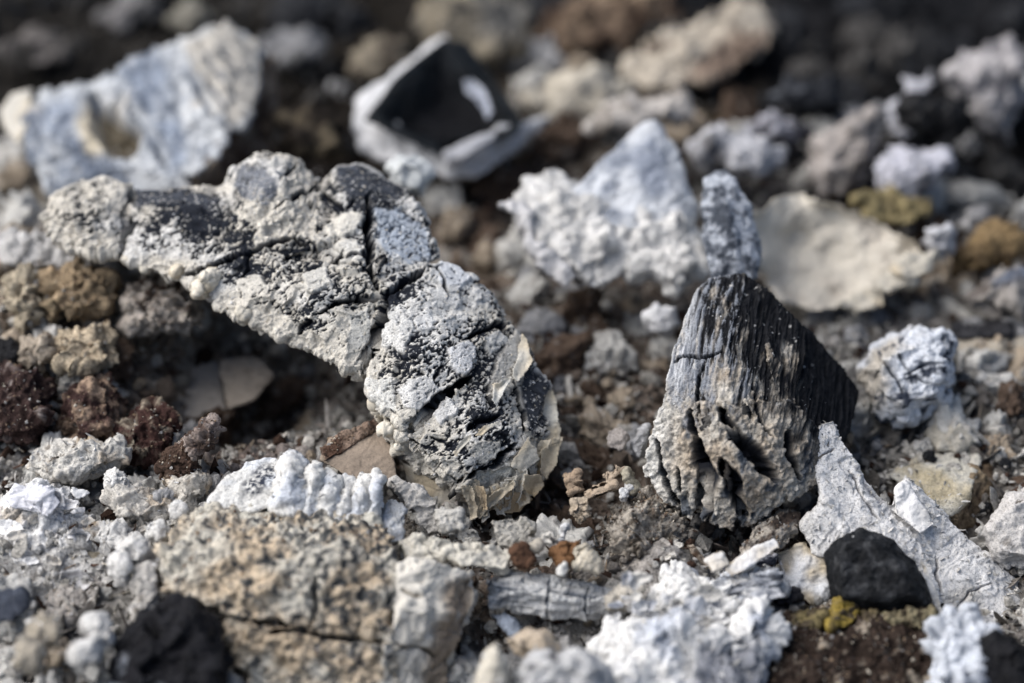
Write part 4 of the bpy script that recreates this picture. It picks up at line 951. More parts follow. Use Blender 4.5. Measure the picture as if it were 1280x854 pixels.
# ------------------------------------------------------------------ pieces behind the coal
mid_w = empty("ash_mound", "blurred white ash mound with a pale blue pointed slab, right of centre", "ash", 780, 380, 43.5)
MD = 43.4
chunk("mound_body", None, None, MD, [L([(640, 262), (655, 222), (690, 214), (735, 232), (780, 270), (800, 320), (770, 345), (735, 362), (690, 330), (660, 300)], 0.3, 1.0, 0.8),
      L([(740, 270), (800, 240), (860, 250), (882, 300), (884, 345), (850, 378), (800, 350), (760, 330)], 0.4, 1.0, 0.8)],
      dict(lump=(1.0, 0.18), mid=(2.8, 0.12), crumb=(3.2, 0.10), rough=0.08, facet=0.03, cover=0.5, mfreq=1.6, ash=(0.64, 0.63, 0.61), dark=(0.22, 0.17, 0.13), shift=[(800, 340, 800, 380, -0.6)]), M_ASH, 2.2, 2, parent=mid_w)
chunk("pointed_slab", None, None, MD, [H([(700, 250, -0.3), (740, 215, -0.6), (800, 152, -1.0), (820, 148, -1.0), (850, 190, -0.9), (872, 258, -0.5), (850, 300, 0.2), (790, 290, 0.3), (730, 270, 0.1)], 0.8)],
      dict(lump=(1.2, 0.05), rough=0.05, facet=0.02, cover=0.15, mfreq=1.6, soft=0.4, ash=(0.60, 0.62, 0.65), dark=(0.24, 0.27, 0.33), polys=[([(790, 185), (820, 165), (832, 200), (838, 240), (810, 250), (795, 215)], (0.28, 0.31, 0.37), 10, 0)]), M_ASH, 2.2, 3, parent=mid_w)
chunk("ash_strand", "bent white ash strand left of the white mound", "ash", 43.0, [H([(622, 255, -0.2), (655, 250, -0.3), (660, 262, -0.2), (640, 268, -0.1)], 0.3), H([(643, 256, -0.2), (658, 255, -0.2), (672, 305, 0.1), (660, 312, 0.1)], 0.3), H([(655, 300, 0.1), (675, 305, 0.1), (720, 345, 0.3), (705, 358, 0.3), (670, 330, 0.2)], 0.4)],
      dict(lump=(2, 0.10), mid=(5, 0.05), cover=0.9, ash=(0.62, 0.61, 0.61), dark=(0.4, 0.38, 0.35)), M_ASH, 2.2, 2)
chunk("ash_nugget", "white ash nugget left of the grooved wedge's tip", "ash lump", 42.5, [L([(808, 395), (820, 380), (845, 382), (852, 405), (835, 422), (815, 418)], 0.3, 0.5)], dict(lump=(2, 0.08), mid=(5, 0.04), cover=0.9, ash=(0.56, 0.56, 0.57)), M_ASH, 2.2)
bb = empty("ash_slab", "pale blue-grey ash slab standing behind the coal's left end", "ash slab", 180, 240, 47)
BBD = 45.6
chunk("slab_body", None, None, BBD, [
    H([(28, 150, -0.5), (52, 112, -0.9), (100, 102, -0.9), (122, 118, -0.7), (160, 200, 0.3), (130, 250, 0.5), (70, 255, 0.3), (40, 200, -0.1)], 1.0),
    H([(112, 105, -0.8), (180, 66, -1.2), (225, 50, -1.3), (260, 110, -0.4), (290, 160, 0.2), (275, 195, 0.5), (225, 232, 0.7), (150, 210, 0.3)], 1.2),
    H([(222, 50, -1.3), (262, 44, -1.4), (284, 28, -1.5), (318, 52, -1.5), (330, 100, -1.0), (305, 160, 0.1), (280, 165, 0.3), (250, 100, -0.4)], 1.0),
    H([(60, 230, 0.3), (150, 205, 0.5), (235, 225, 0.7), (260, 262, 0.7), (90, 275, 0.4)], 1.0)],
    dict(lump=(1.1, 0.05), rough=0.05, facet=0.04, grain=(dirv(0.6, 1), 6, 5.5, 0.10), cover=0.12, mfreq=1.1, mgrain=True, soft=0.3, ash=(0.58, 0.60, 0.62), dark=(0.20, 0.235, 0.30), warm=((0.55, 0.51, 0.45), 1.3, -0.4),
         polys=[([(228, 52), (285, 30), (328, 58), (325, 120), (302, 158), (286, 162), (245, 95)], (0.52, 0.49, 0.44), 8, 0.02), ([(155, 90), (195, 72), (215, 100), (185, 130)], (0.26, 0.30, 0.37), 12, 0), ([(190, 140), (225, 150), (235, 200), (215, 215)], (0.27, 0.31, 0.38), 10, 0), ([(50, 130), (95, 120), (98, 160), (60, 180)], (0.32, 0.36, 0.43), 12, 0), ([(115, 125), (140, 135), (175, 165), (165, 190), (140, 195), (118, 165)], (0.12, 0.10, 0.07), 8, -0.35), ([(95, 150), (118, 120), (122, 160), (140, 195), (110, 195)], (0.55, 0.49, 0.38), 8, 0.05)],
         cracks=[([(110, 105), (118, 140)], 6, 0.2), ([(225, 80), (255, 125), (285, 165)], 3, 0.08), ([(235, 95), (270, 150)], 4, 0.10), ([(160, 130), (210, 215)], 5, 0.14), ([(250, 60), (300, 130)], 4, 0.12), ([(270, 50), (315, 110)], 4, 0.12), ([(240, 70), (290, 150)], 3, 0.1), ([(60, 180), (130, 200)], 3, 0.08)]), M_ASH, 2.0, 1, parent=bb)
chunk("brown_side", None, None, BBD, [H([(315, 50, -1.7), (345, 75, -2.0), (348, 135, -1.6), (320, 160, -0.5), (305, 160, 0.0), (325, 100, -1.1)], 0.8), H([(285, 158, 0.2), (305, 132, -0.2), (322, 150, -0.6), (340, 190, -0.9), (280, 225, 0.2), (232, 240, 0.6), (270, 200, 0.5)], 0.9)],
      dict(lump=(1.0, 0.10), mid=(3, 0.05), cover=0.0, mfreq=1.4, soft=0.4, ash=(0.24, 0.20, 0.16), dark=(0.09, 0.06, 0.045)), M_SOIL, 2.5, 3, parent=bb)
flake(BBD, [(2, 140, -0.7), (14, 118, -0.9), (40, 112, -0.9), (34, 160, -0.4), (24, 180, -0.3), (8, 165, -0.5)], 0.4, st=dict(lump=(2, 0.06), ash=(0.56, 0.53, 0.47), cover=1), parent=bb, vox=2.4, name="slab_edge")

# hollow black charcoal with pale rim
hc = empty("hollow_charcoal", "glossy black hollow charcoal with a pale ash rim behind the coal", "charcoal", 550, 215, 47.5)
CD = 47.0
chunk("pale_rim", None, None, CD, [H([(440, 158, 0.2), (446, 125, -0.2), (500, 82, -0.8), (556, 45, -1.3), (566, 55, -1.2), (512, 100, -0.4), (478, 142, 0.2), (462, 168, 0.4)], 1.2),
                                  H([(440, 160, 0.2), (476, 140, 0.3), (520, 170, 0.5), (550, 190, 0.6), (552, 222, 0.8), (530, 215, 0.7), (450, 190, 0.4)], 1.0),
                                  H([(540, 195, 0.7), (590, 182, 0.7), (620, 160, 0.5), (660, 150, 0.0), (690, 145, -0.4), (640, 195, 0.3), (600, 222, 0.6), (552, 228, 0.8)], 1.2)],
      dict(lump=(0.9, 0.06), mid=(3, 0.03), fine=(9, 0.012), cover=0.45, mfreq=1.3, soft=0.4, facet=0.03, ash=(0.68, 0.68, 0.69), dark=(0.30, 0.29, 0.285)), M_ASH, 2.4, 4, parent=hc)
chunk("black_hollow", None, None, CD, [H([(454, 150, 0.8), (492, 100, 0.3), (554, 49, -0.6), (584, 54, -0.9), (638, 115, -0.2), (658, 152, 0.4), (645, 170, 0.7), (600, 178, 0.9), (548, 196, 1.1), (500, 172, 1.0)], 1.5)],
      dict(lump=(0.8, 0.10), rough=0.01, facet=0.0, cover=-1.5, polys=[([(490, 140), (555, 75), (615, 105), (636, 145), (570, 178)], (0.009, 0.009, 0.011), 22, -0.5)], dark=(0.009, 0.012, 0.015)), M_CHAR, 2.2, 5, parent=hc)
flake(CD + 0.05, [(576, 100, 0.05), (592, 98, 0.1), (608, 112, 0.25), (618, 138, 0.5), (610, 150, 0.62), (596, 130, 0.45), (580, 115, 0.25)], 0.15, st=dict(ash=(0.34, 0.36, 0.41), cover=0.5, mfreq=3, soft=0.6, dark=(0.10, 0.105, 0.12), warm=((0.3, 0.32, 0.36), 1.5, -2)), parent=hc, vox=2.2, name="highlight_and_ash")  # bluish pale flake stands for the gloss highlight, put in as colour
flake(CD, [(552, 190, 1.15), (600, 168, 0.9), (622, 164, 0.8), (618, 174, 0.85), (580, 198, 1.1), (556, 208, 1.1)], 0.3, st=dict(ash=(0.50, 0.50, 0.52), cover=1.3, warm=((0.4, 0.4, 0.42), 1.5, -2)), parent=hc, vox=2.2, name="highlight_and_ash")  # pale ash ledge below the black face
chunk("ash_nugget", "small white ash nugget between the coal's dark corner and the hollow charcoal", "ash lump", 43.5, [L([(480, 210), (498, 194), (530, 198), (544, 220), (528, 245), (495, 240)], 0.35, 0.6)], dict(lump=(1.6, 0.10), mid=(4, 0.06), cover=0.55, mfreq=2.5, soft=0.3, ash=(0.58, 0.60, 0.60), dark=(0.24, 0.26, 0.28)), M_ASH, 2.2)

# cavity blocks under the coal, left
chunk("beige_block", "smooth shaded beige block in the hollow under the coal", "ash block", 42.9, [H([(152, 440, -0.3), (190, 420, -0.7), (250, 428, -0.8), (275, 460, -0.5), (282, 515, 0.2), (240, 525, 0.3), (170, 480, 0.2)], 0.9)],
      dict(lump=(1.2, 0.06), facet=0.015, rough=0.02, cover=0.8, ash=(0.46, 0.42, 0.38), dark=(0.15, 0.11, 0.09)), M_FLAKE, 2.2, 4)
chunk("beige_block", "dim angular beige block at the back of the hollow under the coal", "ash block", 42.6, [H([(272, 450, -0.4), (322, 445, -0.5), (345, 470, -0.2), (318, 500, 0.1), (285, 512, 0.1)], 0.9)],
      dict(lump=(1.2, 0.05), facet=0.02, rough=0.03, cover=0.6, ash=(0.38, 0.33, 0.28), dark=(0.2, 0.16, 0.13)), M_FLAKE, 2.2, 3)
BRL = dict(lump=(1.2, 0.15), rough=0.17, crumb=(7, 0.06), cover=-0.12, mfreq=3.0, soft=0.25, ash=(0.40, 0.33, 0.26), dark=(0.085, 0.055, 0.042))
chunk("burnt_clod", "reddish brown clod with white bits below the coal's left end", "clod", 41.9, [L([(145, 375), (180, 345), (230, 350), (262, 375), (258, 410), (215, 422), (160, 410)], 0.4, 1.0, 0.4)], dict(BRL, ash=(0.48, 0.43, 0.38), cover=0.2), M_SOIL, 2.0)
chunk("burnt_clod", "dark red-brown clod at the left edge", "clod", 40.9, [L([(-20, 470), (25, 458), (68, 490), (72, 530), (40, 560), (-20, 560)], 0.5, 1.2, 0.5)], dict(BRL, cover=-0.4, dark=(0.055, 0.035, 0.032), ash=(0.33, 0.29, 0.27)), M_SOIL, 1.8)
chunk("burnt_clod", "tan and maroon crumbly clod right of the dark clod at left", "clod", 40.9, [L([(78, 500), (100, 470), (140, 468), (152, 500), (148, 545), (105, 560), (80, 540)], 0.5, 1.0, 0.5)], dict(BRL, cover=-0.1, ash=(0.36, 0.26, 0.19), dark=(0.06, 0.035, 0.032)), M_SOIL, 1.8)
chunk("burnt_clod", "maroon crumbly clod with cream bits under the hollow", "clod", 40.5, [L([(145, 530), (185, 508), (225, 520), (222, 560), (180, 585), (148, 575)], 0.4, 0.8, 0.6)], dict(BRL, cover=-0.25, dark=(0.06, 0.032, 0.028), ash=(0.5, 0.44, 0.34)), M_SOIL, 1.7)
chunk("burnt_clod", "grey-brown clod left of the corrugated white ridge", "clod", 39.7, [L([(220, 560), (255, 530), (270, 525), (272, 560), (240, 578)], 0.3, 0.6, 0.5)], dict(BRL, cover=0.0, ash=(0.38, 0.32, 0.29), dark=(0.12, 0.085, 0.07), crumb=(9, 0.05)), M_SOIL, 1.5)
chunk("burnt_clod", "dark brown porous clod below the maroon clod", "clod", 39.6, [L([(195, 585), (215, 565), (248, 572), (250, 600), (225, 605)], 0.3, 0.6, 0.5)], dict(BRL, cover=-0.4, crumb=(9, 0.06)), M_SOIL, 1.5)
for o, c, lab in (([(8, 345), (35, 335), (48, 360), (52, 400), (30, 420), (10, 390)], (0.52, 0.45, 0.34), "tan fibrous flake standing at the left edge"), ([(48, 375), (62, 362), (75, 385), (72, 412), (55, 408)], (0.33, 0.26, 0.17), "brown curled flake beside the tan one at left"),
                  ([(55, 345), (90, 330), (140, 345), (140, 385), (95, 400), (60, 385)], (0.38, 0.29, 0.19), "brown crumbly clod at left below the coal's end"), ([(60, 420), (95, 408), (145, 420), (150, 455), (110, 475), (70, 460)], (0.54, 0.45, 0.33), "tan crumbly clod with cream bits at left"),
                  ([(25, 425), (55, 415), (70, 440), (55, 470), (30, 465)], (0.42, 0.36, 0.29), "dusty brown lump between tan clods at left")):
    chunk("tan_clod", lab, "clod", 42.0 if o[0][1] < 400 else 41.4, [L(o, 0.35, 0.8, 0.4)], dict(BRL, ash=c, cover=0.42, dark=(0.13, 0.085, 0.055), crumb=(6, 0.10)), M_SOIL, 1.9)
chunk("charcoal_lump", "small black charcoal lump at the left edge above the dark clod", "charcoal", 41.6, [L([(-10, 425), (15, 420), (30, 440), (28, 462), (-10, 468)], 0.3, 0.6)], dict(lump=(1.5, 0.06), cover=-0.8, dark=(0.014, 0.014, 0.016)), M_CHAR, 2.2)
chunk("ash_lump", "blurred grey-white ash lumps under the coal's left tip", "ash lump", 42.9, [L([(-20, 300), (15, 285), (60, 300), (120, 315), (140, 335), (60, 345), (-20, 335)], 0.35, 0.8, 0.6)], dict(lump=(1.4, 0.12), mid=(3, 0.08), crumb=(5, 0.1), cover=0.4, ash=(0.52, 0.51, 0.50), dark=(0.2, 0.18, 0.16)), M_ASH, 2.0)
pl = empty("brown_plate", "smooth brown plate with a rusty crumbly top edge under the coal", "plate", 450, 595, 40)
chunk("plate_face", None, None, 39.9, [H([(400, 575, 0.1), (412, 548, -0.2), (470, 528, -0.5), (490, 560, 0.0), (497, 600, 0.2), (440, 600, 0.3)], 0.6)], dict(lump=(1.2, 0.04), fine=(14, 0.006), cover=0.6, facet=0.01, rough=0.015, ash=(0.27, 0.22, 0.175), dark=(0.17, 0.125, 0.095)), M_FLAKE, 1.4, 3, parent=pl)
chunk("rusty_edge", None, None, 39.9, [H([(398, 560, 0.1), (425, 542, -0.1), (468, 525, -0.35), (478, 532, -0.35), (440, 558, 0.0), (405, 578, 0.2)], 0.3)], dict(lump=(2, 0.05), rough=0.07, facet=0.02, cover=0.3, ash=(0.30, 0.22, 0.17), dark=(0.15, 0.09, 0.065)), M_SOIL, 1.3, 2, parent=pl)

# grey fibrous mound left of the wedge's foot
chunk("fibrous_ash_mound", "grey matted fibrous ash mound at the foot of the grooved wedge", "ash", 39.2, [L([(752, 660), (770, 632), (800, 612), (840, 622), (868, 660), (862, 705), (815, 720), (765, 705)], 0.35, 0.9, 0.6)],
      dict(lump=(1.5, 0.10), rough=0.20, crumb=(11, 0.05), cover=0.12, mfreq=6, soft=0.25, ash=(0.40, 0.36, 0.31), dark=(0.09, 0.075, 0.06)), M_SOIL, 1.25, 1)
chunk("wood_splinter", "grey-brown wood splinter under the wedge's foot", "splinter", 38.9, [H([(858, 682, 0.1), (866, 680, 0.1), (892, 706, 0.2), (884, 714, 0.25)], 0.15)], dict(grain=(dirv(1, 1), 6, 12, 0.02), cover=0.5, ash=(0.30, 0.25, 0.2), dark=BROWN), M_WOOD, 1.3)
# pale strips in the brown gap between coal and wedge
for k, (pts, c, lab) in enumerate([
    ([(752, 592, 0), (775, 582, 0), (780, 590, 0), (758, 606, 0.1)], (0.42, 0.34, 0.26), "tan wood chip in the gap left of the wedge"), ([(728, 615, 0), (770, 602, 0), (772, 610, 0.05), (735, 624, 0.1)], (0.40, 0.32, 0.24), "long tan strip in the gap left of the wedge"),
    ([(778, 588, 0), (784, 586, 0), (796, 612, 0), (790, 618, 0.05)], (0.36, 0.33, 0.26), "upright greenish-tan strip left of the wedge"), ([(716, 626, 0), (735, 622, 0), (740, 645, 0.1), (726, 656, 0.15), (714, 640, 0.1)], (0.42, 0.35, 0.27), "beige lump under the tan strips"),
    ([(706, 595, 0), (724, 590, 0), (728, 612, 0.1), (712, 618, 0.1)], (0.33, 0.25, 0.18), "brown chip right of the coal's broken end"), ([(640, 685, 0.1), (674, 678, 0), (676, 684, 0.05), (644, 696, 0.15)], (0.42, 0.38, 0.32), "slim grey strip under the coal's broken end"),
    ([(690, 690, 0), (706, 676, 0), (722, 678, 0), (716, 700, 0.1), (698, 706, 0.15)], (0.17, 0.09, 0.045), "rusty orange curl below the coal's broken end"), ([(712, 688, 0), (735, 678, 0), (752, 700, 0.05), (748, 716, 0.15), (722, 708, 0.15)], (0.55, 0.50, 0.41), "cream lump beside the rusty curl"),
    ([(694, 712, 0), (706, 703, 0), (712, 712, 0.05), (704, 722, 0.1), (695, 720, 0.1)], (0.64, 0.63, 0.60), "small white nugget below the rusty curl"), ([(676, 668, 0), (690, 664, 0), (698, 674, 0.05), (688, 680, 0.1), (676, 678, 0.1)], (0.52, 0.50, 0.46), "round pale pebble below the coal's broken end"),
    ([(698, 658, 0), (710, 656, 0), (706, 672, 0), (700, 678, 0.05)], (0.62, 0.62, 0.62), "tiny white upright fleck below the coal's end"), ([(774, 612, 0), (786, 610, 0), (788, 622, 0.05), (776, 626, 0.1)], (0.62, 0.62, 0.62), "small white cube-like bit left of the wedge"),
    ([(758, 540, 0), (775, 534, 0), (786, 550, 0.05), (776, 563, 0.1), (760, 558, 0.1)], (0.34, 0.31, 0.29), "dim grey pebble in the brown gap left of the wedge"), ([(790, 555, 0), (810, 530, -0.1), (815, 535, -0.1), (798, 572, 0.05)], (0.40, 0.40, 0.41), "pale upright splinter touching the wedge's left side"),
    ([(555, 690, 0), (600, 680, 0), (640, 690, 0), (632, 712, 0.2), (575, 706, 0.2)], (0.60, 0.57, 0.50), "cream feathered ash tuft below the coal's broken end"), ([(500, 680, 0), (540, 668, 0), (566, 682, 0), (556, 700, 0.2), (512, 702, 0.2)], (0.58, 0.55, 0.48), "cream ash lump beside the tan block's top right corner"),
    ([(612, 650, 0), (640, 644, -0.1), (668, 655, -0.1), (660, 682, 0.1), (622, 684, 0.15)], (0.42, 0.40, 0.36), "grey fluted ash stub holding up the coal's broken end"), ([(640, 690, 0.1), (655, 680, 0), (668, 700, 0.1), (660, 712, 0.2), (645, 706, 0.2)], (0.10, 0.055, 0.035), "dark brown crumb beside the cream tuft"),
    ([(488, 600, 0), (520, 604, 0), (545, 625, 0.1), (552, 662, 0.2), (535, 668, 0.2), (512, 630, 0.1)], (0.50, 0.48, 0.45), "pale curved ash strip under the coal's lower edge"), ([(545, 640, 0.1), (575, 640, 0.1), (578, 660, 0.2), (552, 664, 0.25)], (0.52, 0.50, 0.46), "rounded pale lump under the coal's lower edge")]):
    cy = np.mean([p[1] for p in pts])
    chunk("wood_chip" if k < 6 else "ash_bit", lab, "chip" if k < 6 else "ash bit", gd(cy + 8, 0.1) - 0.15, [H(pts, 0.35)], dict(lump=(2.5, 0.05), mid=(7, 0.025), grain=(dirv(1, -0.3), 3, 8, 0.03), rough=0.07 if k > 5 else 0.03, facet=0.06, cover=0.7, ash=c, dark=tuple(q * 0.45 for q in c)), M_ASH, 1.2, 2)

# ------------------------------------------------------------------ far, blurred pieces
FAR = [("tan_stone", "blurred tan stone with grey front at the top centre", "stone", 51.0, [L([(520, 30), (545, -10), (610, -25), (665, 20), (660, 60), (610, 85), (555, 75)], 0.5, 1.5, 0.5)], dict(ash=(0.274, 0.238, 0.180), dark=(0.108, 0.101, 0.090), cover=0.2, polys=[([(590, -20), (665, 10), (650, 45), (600, 45)], (0.16, 0.155, 0.145), 14, 0)])),
       ("brown_stone", "blurred brown stone at the top right of centre", "stone", 51.0, [L([(665, 45), (690, 5), (745, -20), (840, -20), (850, 30), (790, 65), (700, 75)], 0.5, 1.5, 0.5)], dict(ash=(0.216, 0.158, 0.112), dark=(0.065, 0.043, 0.032), cover=0.0)),
       ("pale_stick", "blurred pale stick lying slantwise at the top right of centre", "stick", 50.0, [H([(778, 88, 0.1), (830, 40, -0.2), (890, 12, -0.5), (945, 0, -0.7), (968, 30, -0.4), (960, 60, -0.1), (905, 95, 0.3), (850, 108, 0.5), (800, 110, 0.5), (860, 60, 0.2)], 1.5)], dict(ash=(0.530, 0.472, 0.392), dark=(0.158, 0.115, 0.086), cover=0.4, polys=[([(850, 100), (900, 50), (965, 30), (960, 65), (905, 100)], (0.24, 0.18, 0.14), 10, 0)])),
       ("dark_stone", "blurred black stone among white ash at the upper right", "stone", 46.9, [L([(1122, 135), (1150, 122), (1205, 120), (1218, 145), (1205, 168), (1150, 172), (1130, 155)], 0.4, 0.9)], dict(ash=(0.072, 0.072, 0.072), dark=(0.012, 0.012, 0.013), cover=-0.8)),
       ("ash_chunk", "blurred lilac-white ash chunk below the black stone", "ash chunk", 46.3, [L([(1090, 235), (1105, 195), (1130, 180), (1180, 185), (1195, 215), (1170, 245), (1115, 250)], 0.4, 0.9)], dict(ash=(0.554, 0.554, 0.611), dark=(0.086, 0.094, 0.115), cover=0.25)),
       ("ash_chunk", "blurred ash chunk at the upper right edge behind the black stone", "ash chunk", 48.0, [L([(1180, 95), (1210, 75), (1260, 50), (1285, 60), (1280, 130), (1262, 180), (1225, 160)], 0.4, 1.0)], dict(ash=(0.461, 0.438, 0.438), dark=(0.072, 0.072, 0.086), cover=0.15)),
       ("ash_chunk", "blurred pale rim of ash left of the black stone", "ash chunk", 47.4, [H([(1105, 140, 0), (1130, 105, -0.3), (1165, 88, -0.5), (1170, 102, -0.4), (1135, 135, 0.1), (1140, 165, 0.3), (1112, 172, 0.3)], 0.7)], dict(ash=(0.483, 0.483, 0.518), dark=(0.115, 0.115, 0.130), cover=0.3)),
       ("ash_chunk", "blurred grey ash chunk at the right of centre in the back", "ash chunk", 46.8, [L([(1010, 230), (1030, 185), (1060, 140), (1090, 135), (1105, 175), (1085, 220), (1050, 245)], 0.4, 0.9)], dict(ash=(0.381, 0.346, 0.323), dark=(0.086, 0.079, 0.076), cover=0.2)),
       ("ash_chunk", "blurred whitish ash chunk above the slim grey shard", "ash chunk", 46.5, [L([(858, 185), (880, 165), (930, 165), (975, 190), (970, 218), (920, 220), (875, 205)], 0.35, 0.8)], dict(ash=(0.483, 0.483, 0.507), dark=(0.108, 0.101, 0.101), cover=0.25)),
       ("ash_chunk", "blurred small pale chunk in the dark area right of the pale stick", "ash chunk", 47.5, [L([(935, 165), (960, 145), (1000, 145), (1012, 165), (985, 185), (950, 185)], 0.3, 0.7)], dict(ash=(0.414, 0.414, 0.461), dark=(0.058, 0.058, 0.068), cover=0.0)),
       ("yellow_chip", "blurred olive-yellow chip above the curved cream chip", "chip", 45.6, [H([(1070, 250, 0), (1100, 240, -0.2), (1168, 248, -0.2), (1170, 268, 0), (1130, 282, 0.2), (1085, 275, 0.2)], 0.6)], dict(ash=(0.245, 0.202, 0.108), dark=(0.144, 0.115, 0.065), cover=0.3)),
       ("ochre_clod", "blurred ochre crumbly clod at the right edge", "clod", 44.8, [L([(1190, 325), (1225, 285), (1265, 280), (1285, 300), (1270, 325), (1215, 345)], 0.4, 0.9)], dict(ash=(0.216, 0.151, 0.079), dark=(0.086, 0.058, 0.036), cover=0.2)),
       ("ash_nugget", "blurred white nugget right of the curved cream chip", "ash lump", 44.5, [L([(1150, 300), (1165, 275), (1190, 282), (1195, 310), (1170, 322)], 0.35, 0.6)], dict(ash=(0.576, 0.576, 0.598), dark=(0.180, 0.173, 0.173), cover=0.4)),
       ("ash_nugget", "blurred grey nugget left of the ochre clod", "ash lump", 45.3, [L([(1195, 285), (1210, 262), (1232, 265), (1238, 285), (1215, 300)], 0.3, 0.6)], dict(ash=(0.288, 0.281, 0.281), dark=(0.144, 0.144, 0.144), cover=0.3)),
       ("ash_chunk", "blurred ash chunk with a slate top at the right edge", "ash chunk", 43.8, [L([(1205, 380), (1225, 345), (1260, 332), (1300, 335), (1300, 400), (1250, 405)], 0.45, 0.9)], dict(ash=(0.317, 0.295, 0.274), dark=(0.144, 0.122, 0.108), cover=0.3, polys=[([(1235, 345), (1260, 332), (1300, 330), (1300, 348), (1245, 358)], (0.10, 0.115, 0.15), 8, 0)])),
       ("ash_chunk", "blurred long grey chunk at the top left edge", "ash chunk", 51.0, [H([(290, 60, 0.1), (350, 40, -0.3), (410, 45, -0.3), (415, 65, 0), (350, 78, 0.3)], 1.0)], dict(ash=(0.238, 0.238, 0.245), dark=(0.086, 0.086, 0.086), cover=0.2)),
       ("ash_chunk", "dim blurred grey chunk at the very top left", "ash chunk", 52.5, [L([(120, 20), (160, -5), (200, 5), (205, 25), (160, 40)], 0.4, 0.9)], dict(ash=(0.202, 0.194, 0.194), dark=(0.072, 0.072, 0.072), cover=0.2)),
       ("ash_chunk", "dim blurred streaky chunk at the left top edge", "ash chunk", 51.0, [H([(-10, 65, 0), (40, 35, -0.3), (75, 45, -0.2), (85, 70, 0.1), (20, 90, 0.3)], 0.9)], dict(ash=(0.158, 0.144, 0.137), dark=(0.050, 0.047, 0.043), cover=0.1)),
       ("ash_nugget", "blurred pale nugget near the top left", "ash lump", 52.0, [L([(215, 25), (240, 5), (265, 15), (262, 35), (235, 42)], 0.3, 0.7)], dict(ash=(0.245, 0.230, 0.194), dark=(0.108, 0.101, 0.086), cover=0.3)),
       ("ash_chunk", "blurred cream ash drift right of the hollow charcoal", "ash chunk", 48.8, [L([(655, 125), (690, 100), (760, 90), (790, 110), (780, 140), (720, 150), (680, 150)], 0.4, 1.0, 0.8)], dict(ash=(0.530, 0.483, 0.403), dark=(0.158, 0.130, 0.094), cover=0.3)),
       ("ash_chunk", "blurred pale ash lump between the hollow charcoal and the blue slab", "ash chunk", 47.0, [L([(735, 160), (760, 130), (800, 115), (850, 120), (860, 145), (800, 165)], 0.4, 0.9, 0.6)], dict(ash=(0.507, 0.472, 0.438), dark=(0.130, 0.108, 0.086), cover=0.2)),
       ("ash_chunk", "blurred tan chunk left of the hollow charcoal", "ash chunk", 49.5, [L([(425, 95), (445, 65), (500, 55), (515, 75), (470, 110)], 0.4, 0.9, 0.6)], dict(ash=(0.216, 0.187, 0.144), dark=(0.086, 0.072, 0.058), cover=0.15)),
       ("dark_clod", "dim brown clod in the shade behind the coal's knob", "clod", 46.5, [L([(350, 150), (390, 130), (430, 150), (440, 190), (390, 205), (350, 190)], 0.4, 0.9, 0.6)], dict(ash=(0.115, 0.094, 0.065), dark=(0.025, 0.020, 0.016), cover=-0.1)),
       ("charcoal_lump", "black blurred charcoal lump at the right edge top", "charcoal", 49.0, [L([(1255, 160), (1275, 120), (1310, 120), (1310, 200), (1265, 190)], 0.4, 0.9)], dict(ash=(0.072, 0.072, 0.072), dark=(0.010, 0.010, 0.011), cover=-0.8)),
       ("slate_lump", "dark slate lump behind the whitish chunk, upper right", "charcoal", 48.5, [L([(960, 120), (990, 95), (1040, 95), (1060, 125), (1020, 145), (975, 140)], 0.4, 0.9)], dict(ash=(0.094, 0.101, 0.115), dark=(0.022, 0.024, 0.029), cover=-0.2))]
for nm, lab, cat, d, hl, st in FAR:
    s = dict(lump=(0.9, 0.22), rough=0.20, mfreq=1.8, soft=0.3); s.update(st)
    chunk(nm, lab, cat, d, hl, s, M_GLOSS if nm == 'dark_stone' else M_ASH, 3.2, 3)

# ------------------------------------------------------------------ crumbs, chips and dust
def ico(sub):
    bm = bmesh.new(); bmesh.ops.create_icosphere(bm, subdivisions=sub, radius=1.0)
    v = np.array([x.co[:] for x in bm.verts], F); f = np.array([[q.index for q in x.verts] for x in bm.faces], np.int32)
    bm.free(); return v, f
ICO1 = ico(1); ICO2 = ico(2); ICO3 = ico(4)
GRIT = None

def variants(base, k, amp, freq, seed, flat=False):
    out = []
    for q in range(k):
        v = base[0]
        n = fbm(v + q * 7.7, freq, 3, seed + q)
        w = v * (1 + amp * n)[:, None] * rng.uniform(0.55, 1.25, 3).astype(F)[None, :]
        # chop a few flat faces
        for c in range(4):
            a = rng.normal(size=3); a /= np.linalg.norm(a)
            lim = rng.uniform(0.45, 0.85)
            dd = w @ a.astype(F)
            w = w - np.clip(dd - lim, 0, None)[:, None] * a.astype(F)[None, :]
        if flat and q % 3 == 1: w = w * np.array([1.5, 1.0, 0.16], F)
        if flat and q % 5 == 2: w = w * np.array([2.2, 0.35, 0.3], F)
        out.append(w.astype(F))
    return out

def rots(n):
    q = rng.normal(size=(n, 4)); q /= np.linalg.norm(q, axis=1, keepdims=True)
    w, x, y, z = q.T
    return np.stack([np.stack([1 - 2 * (y * y + z * z), 2 * (x * y - z * w), 2 * (x * z + y * w)], 1),
                     np.stack([2 * (x * y + z * w), 1 - 2 * (x * x + z * z), 2 * (y * z - x * w)], 1),
                     np.stack([2 * (x * z - y * w), 2 * (y * z + x * w), 1 - 2 * (x * x + y * y)], 1)], 1).astype(F)

